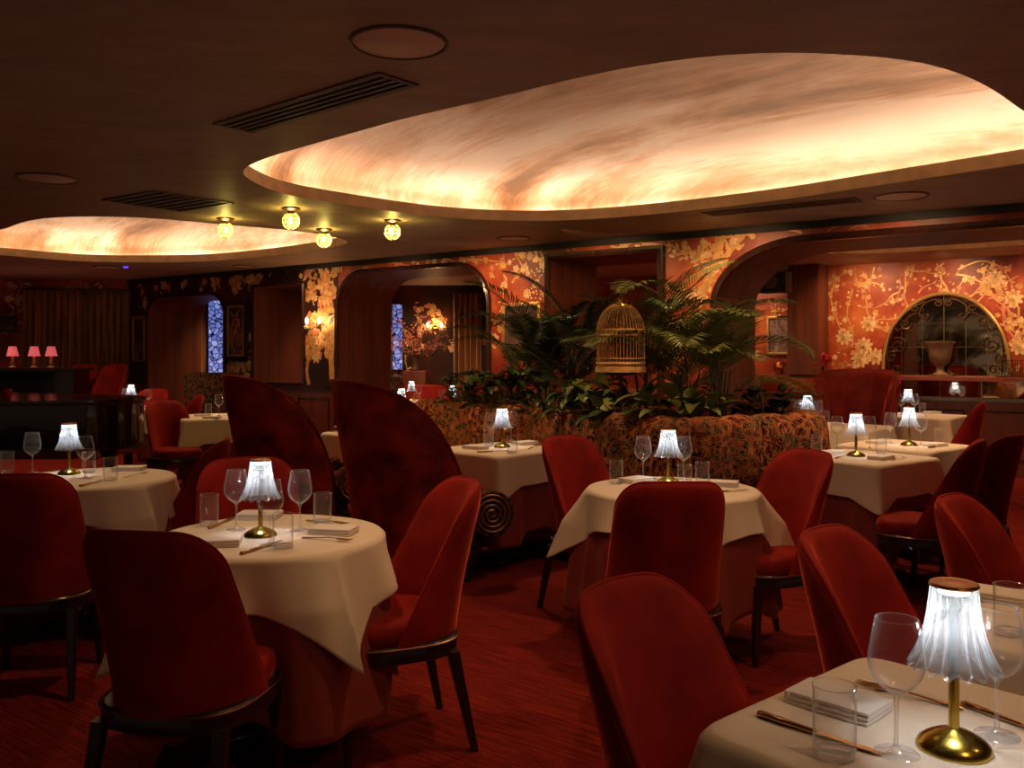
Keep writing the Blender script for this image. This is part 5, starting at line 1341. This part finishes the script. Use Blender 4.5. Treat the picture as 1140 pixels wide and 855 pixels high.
o = thing('candle_holder', 'small red votive glass on the piano lid at the left edge', 'candle', at(7, 7.6, 1.0) if False else (-4.17, 7.42, 1.024)); b = MB(); b.lathe([(.03, 0), (.038, .03), (.036, .08), (.033, .08), (.030, .01)], 20); b.build('glass_cup', 'petal_red', o)

# ------------------------------------------------------------------ light, world, camera
w = bpy.data.worlds.new('World'); SC.world = w; w.use_nodes = True
w.node_tree.nodes['Background'].inputs[0].default_value = (.42, .25, .17, 1); w.node_tree.nodes['Background'].inputs[1].default_value = .22
def spot(loc, target, power, color, size=R(50), blend=.7, rad=.04):
    """spot just under the ceiling, added to brighten tables, chairs and walls"""
    l = add_light('SPOT', 'fill_spot', loc, power, color, rad, spot_size=size, spot_blend=blend)  # added fill light, no fixture seen
    d = Vector(target) - Vector(loc); l.rotation_euler = d.to_track_quat('-Z', 'Y').to_euler(); return l
WARM = (1, .57, .27)
for x, y, tx, ty, pw in ((-.87, 3.6, -.87, 3.2, 26), (-2.2, 5.1, -2.2, 4.7, 26), (.9, 4.7, .8, 4.3, 34), (-.1, 6.3, -.1, 6.1, 34), (2.2, 5.9, 2.2, 5.7, 34), (2.9, 6.6, 2.8, 6.4, 34), (1.0, 1.6, .8, 1.5, 6),
                         (-3.0, 9.5, -3, 9.3, 40), (-4.6, 10.8, -4.6, 10.8, 40), (-1.1, 7.3, -1.1, 7.4, 40), (4.3, 9.4, 4.3, 9.4, 40), (2.95, 8.0, 2.95, 8.0, 34), (-.6, 10.2, -.8, 10.2, 30), (.3, 2.9, .3, 3.2, 26), (1.7, 3.2, 1.5, 2.7, 24), (-5.3, 10.6, -5.3, 11.4, 40)):
    spot((x, y, CEIL - .02), (tx, ty, 0), pw * 1.6, WARM, R(100), 1)
for k in range(7):                                        # added spots that brighten the archway wall, no fixtures seen
    s = -2.9 + 1.35 * k; a = wp(s, CEIL - .03, -.85); t = wp(s, 1.5, 0); spot(a, t, 62 if k > 1 else 36, WARM, R(120), 1)
for s in (3.8, 5.45, 6.4, 7.4):
    spot(wp(s, CEIL - .03, -.9, W1), wp(s, 1.5, 0, W1), 60, WARM, R(120), 1)
for x, y, pw in ((-1.6, 13.4, 110), (-3.9, 13.8, 110), (-.2, 12.6, 90), (1.5, 10.1, 90), (-1.9, 12.0, 70), (-7.2, 11.0, 60), (2.1, 10.6, 40)):
    spot((x, y, CEIL - .02), (x - .1, y + .7, 0), pw, WARM, R(120), 1)
for a, t, pw in (((1.2, .5, 2.48), (.6, 1.9, .8), 22), ((2.3, 1.4, 2.48), (1.3, 2.6, .8), 26), ((1.2, 5.5, 2.48), (1.1, 6.7, 1.2), 60), ((-.2, 6.6, 2.48), (.1, 7.6, 1.2), 55)):
    spot(a, t, pw, WARM, R(80), 1)
cam = bpy.data.cameras.new('Camera'); co = bpy.data.objects.new('Camera', cam); COL.objects.link(co); SC.camera = co
cam.sensor_width = 36; cam.lens = 36 * F0 / 1140; cam.shift_y = -(427.5 - YH) / 1140; cam.clip_end = 60; cam.clip_start = .05
co.location = (0, 0, HC); co.rotation_euler = (pi / 2, 0, 0)
SC.view_settings.view_transform = 'Standard'; SC.view_settings.look = 'None'; SC.view_settings.gamma = 1; SC.view_settings.use_curve_mapping = False
SC.view_settings.exposure = 0
cy = SC.cycles
cy.use_denoising = True; cy.max_bounces = 16; cy.diffuse_bounces = 4; cy.glossy_bounces = 4; cy.transmission_bounces = 14; cy.transparent_max_bounces = 24
cy.sample_clamp_indirect = 4; cy.caustics_reflective = False; cy.caustics_refractive = False; cy.blur_glossy = .02
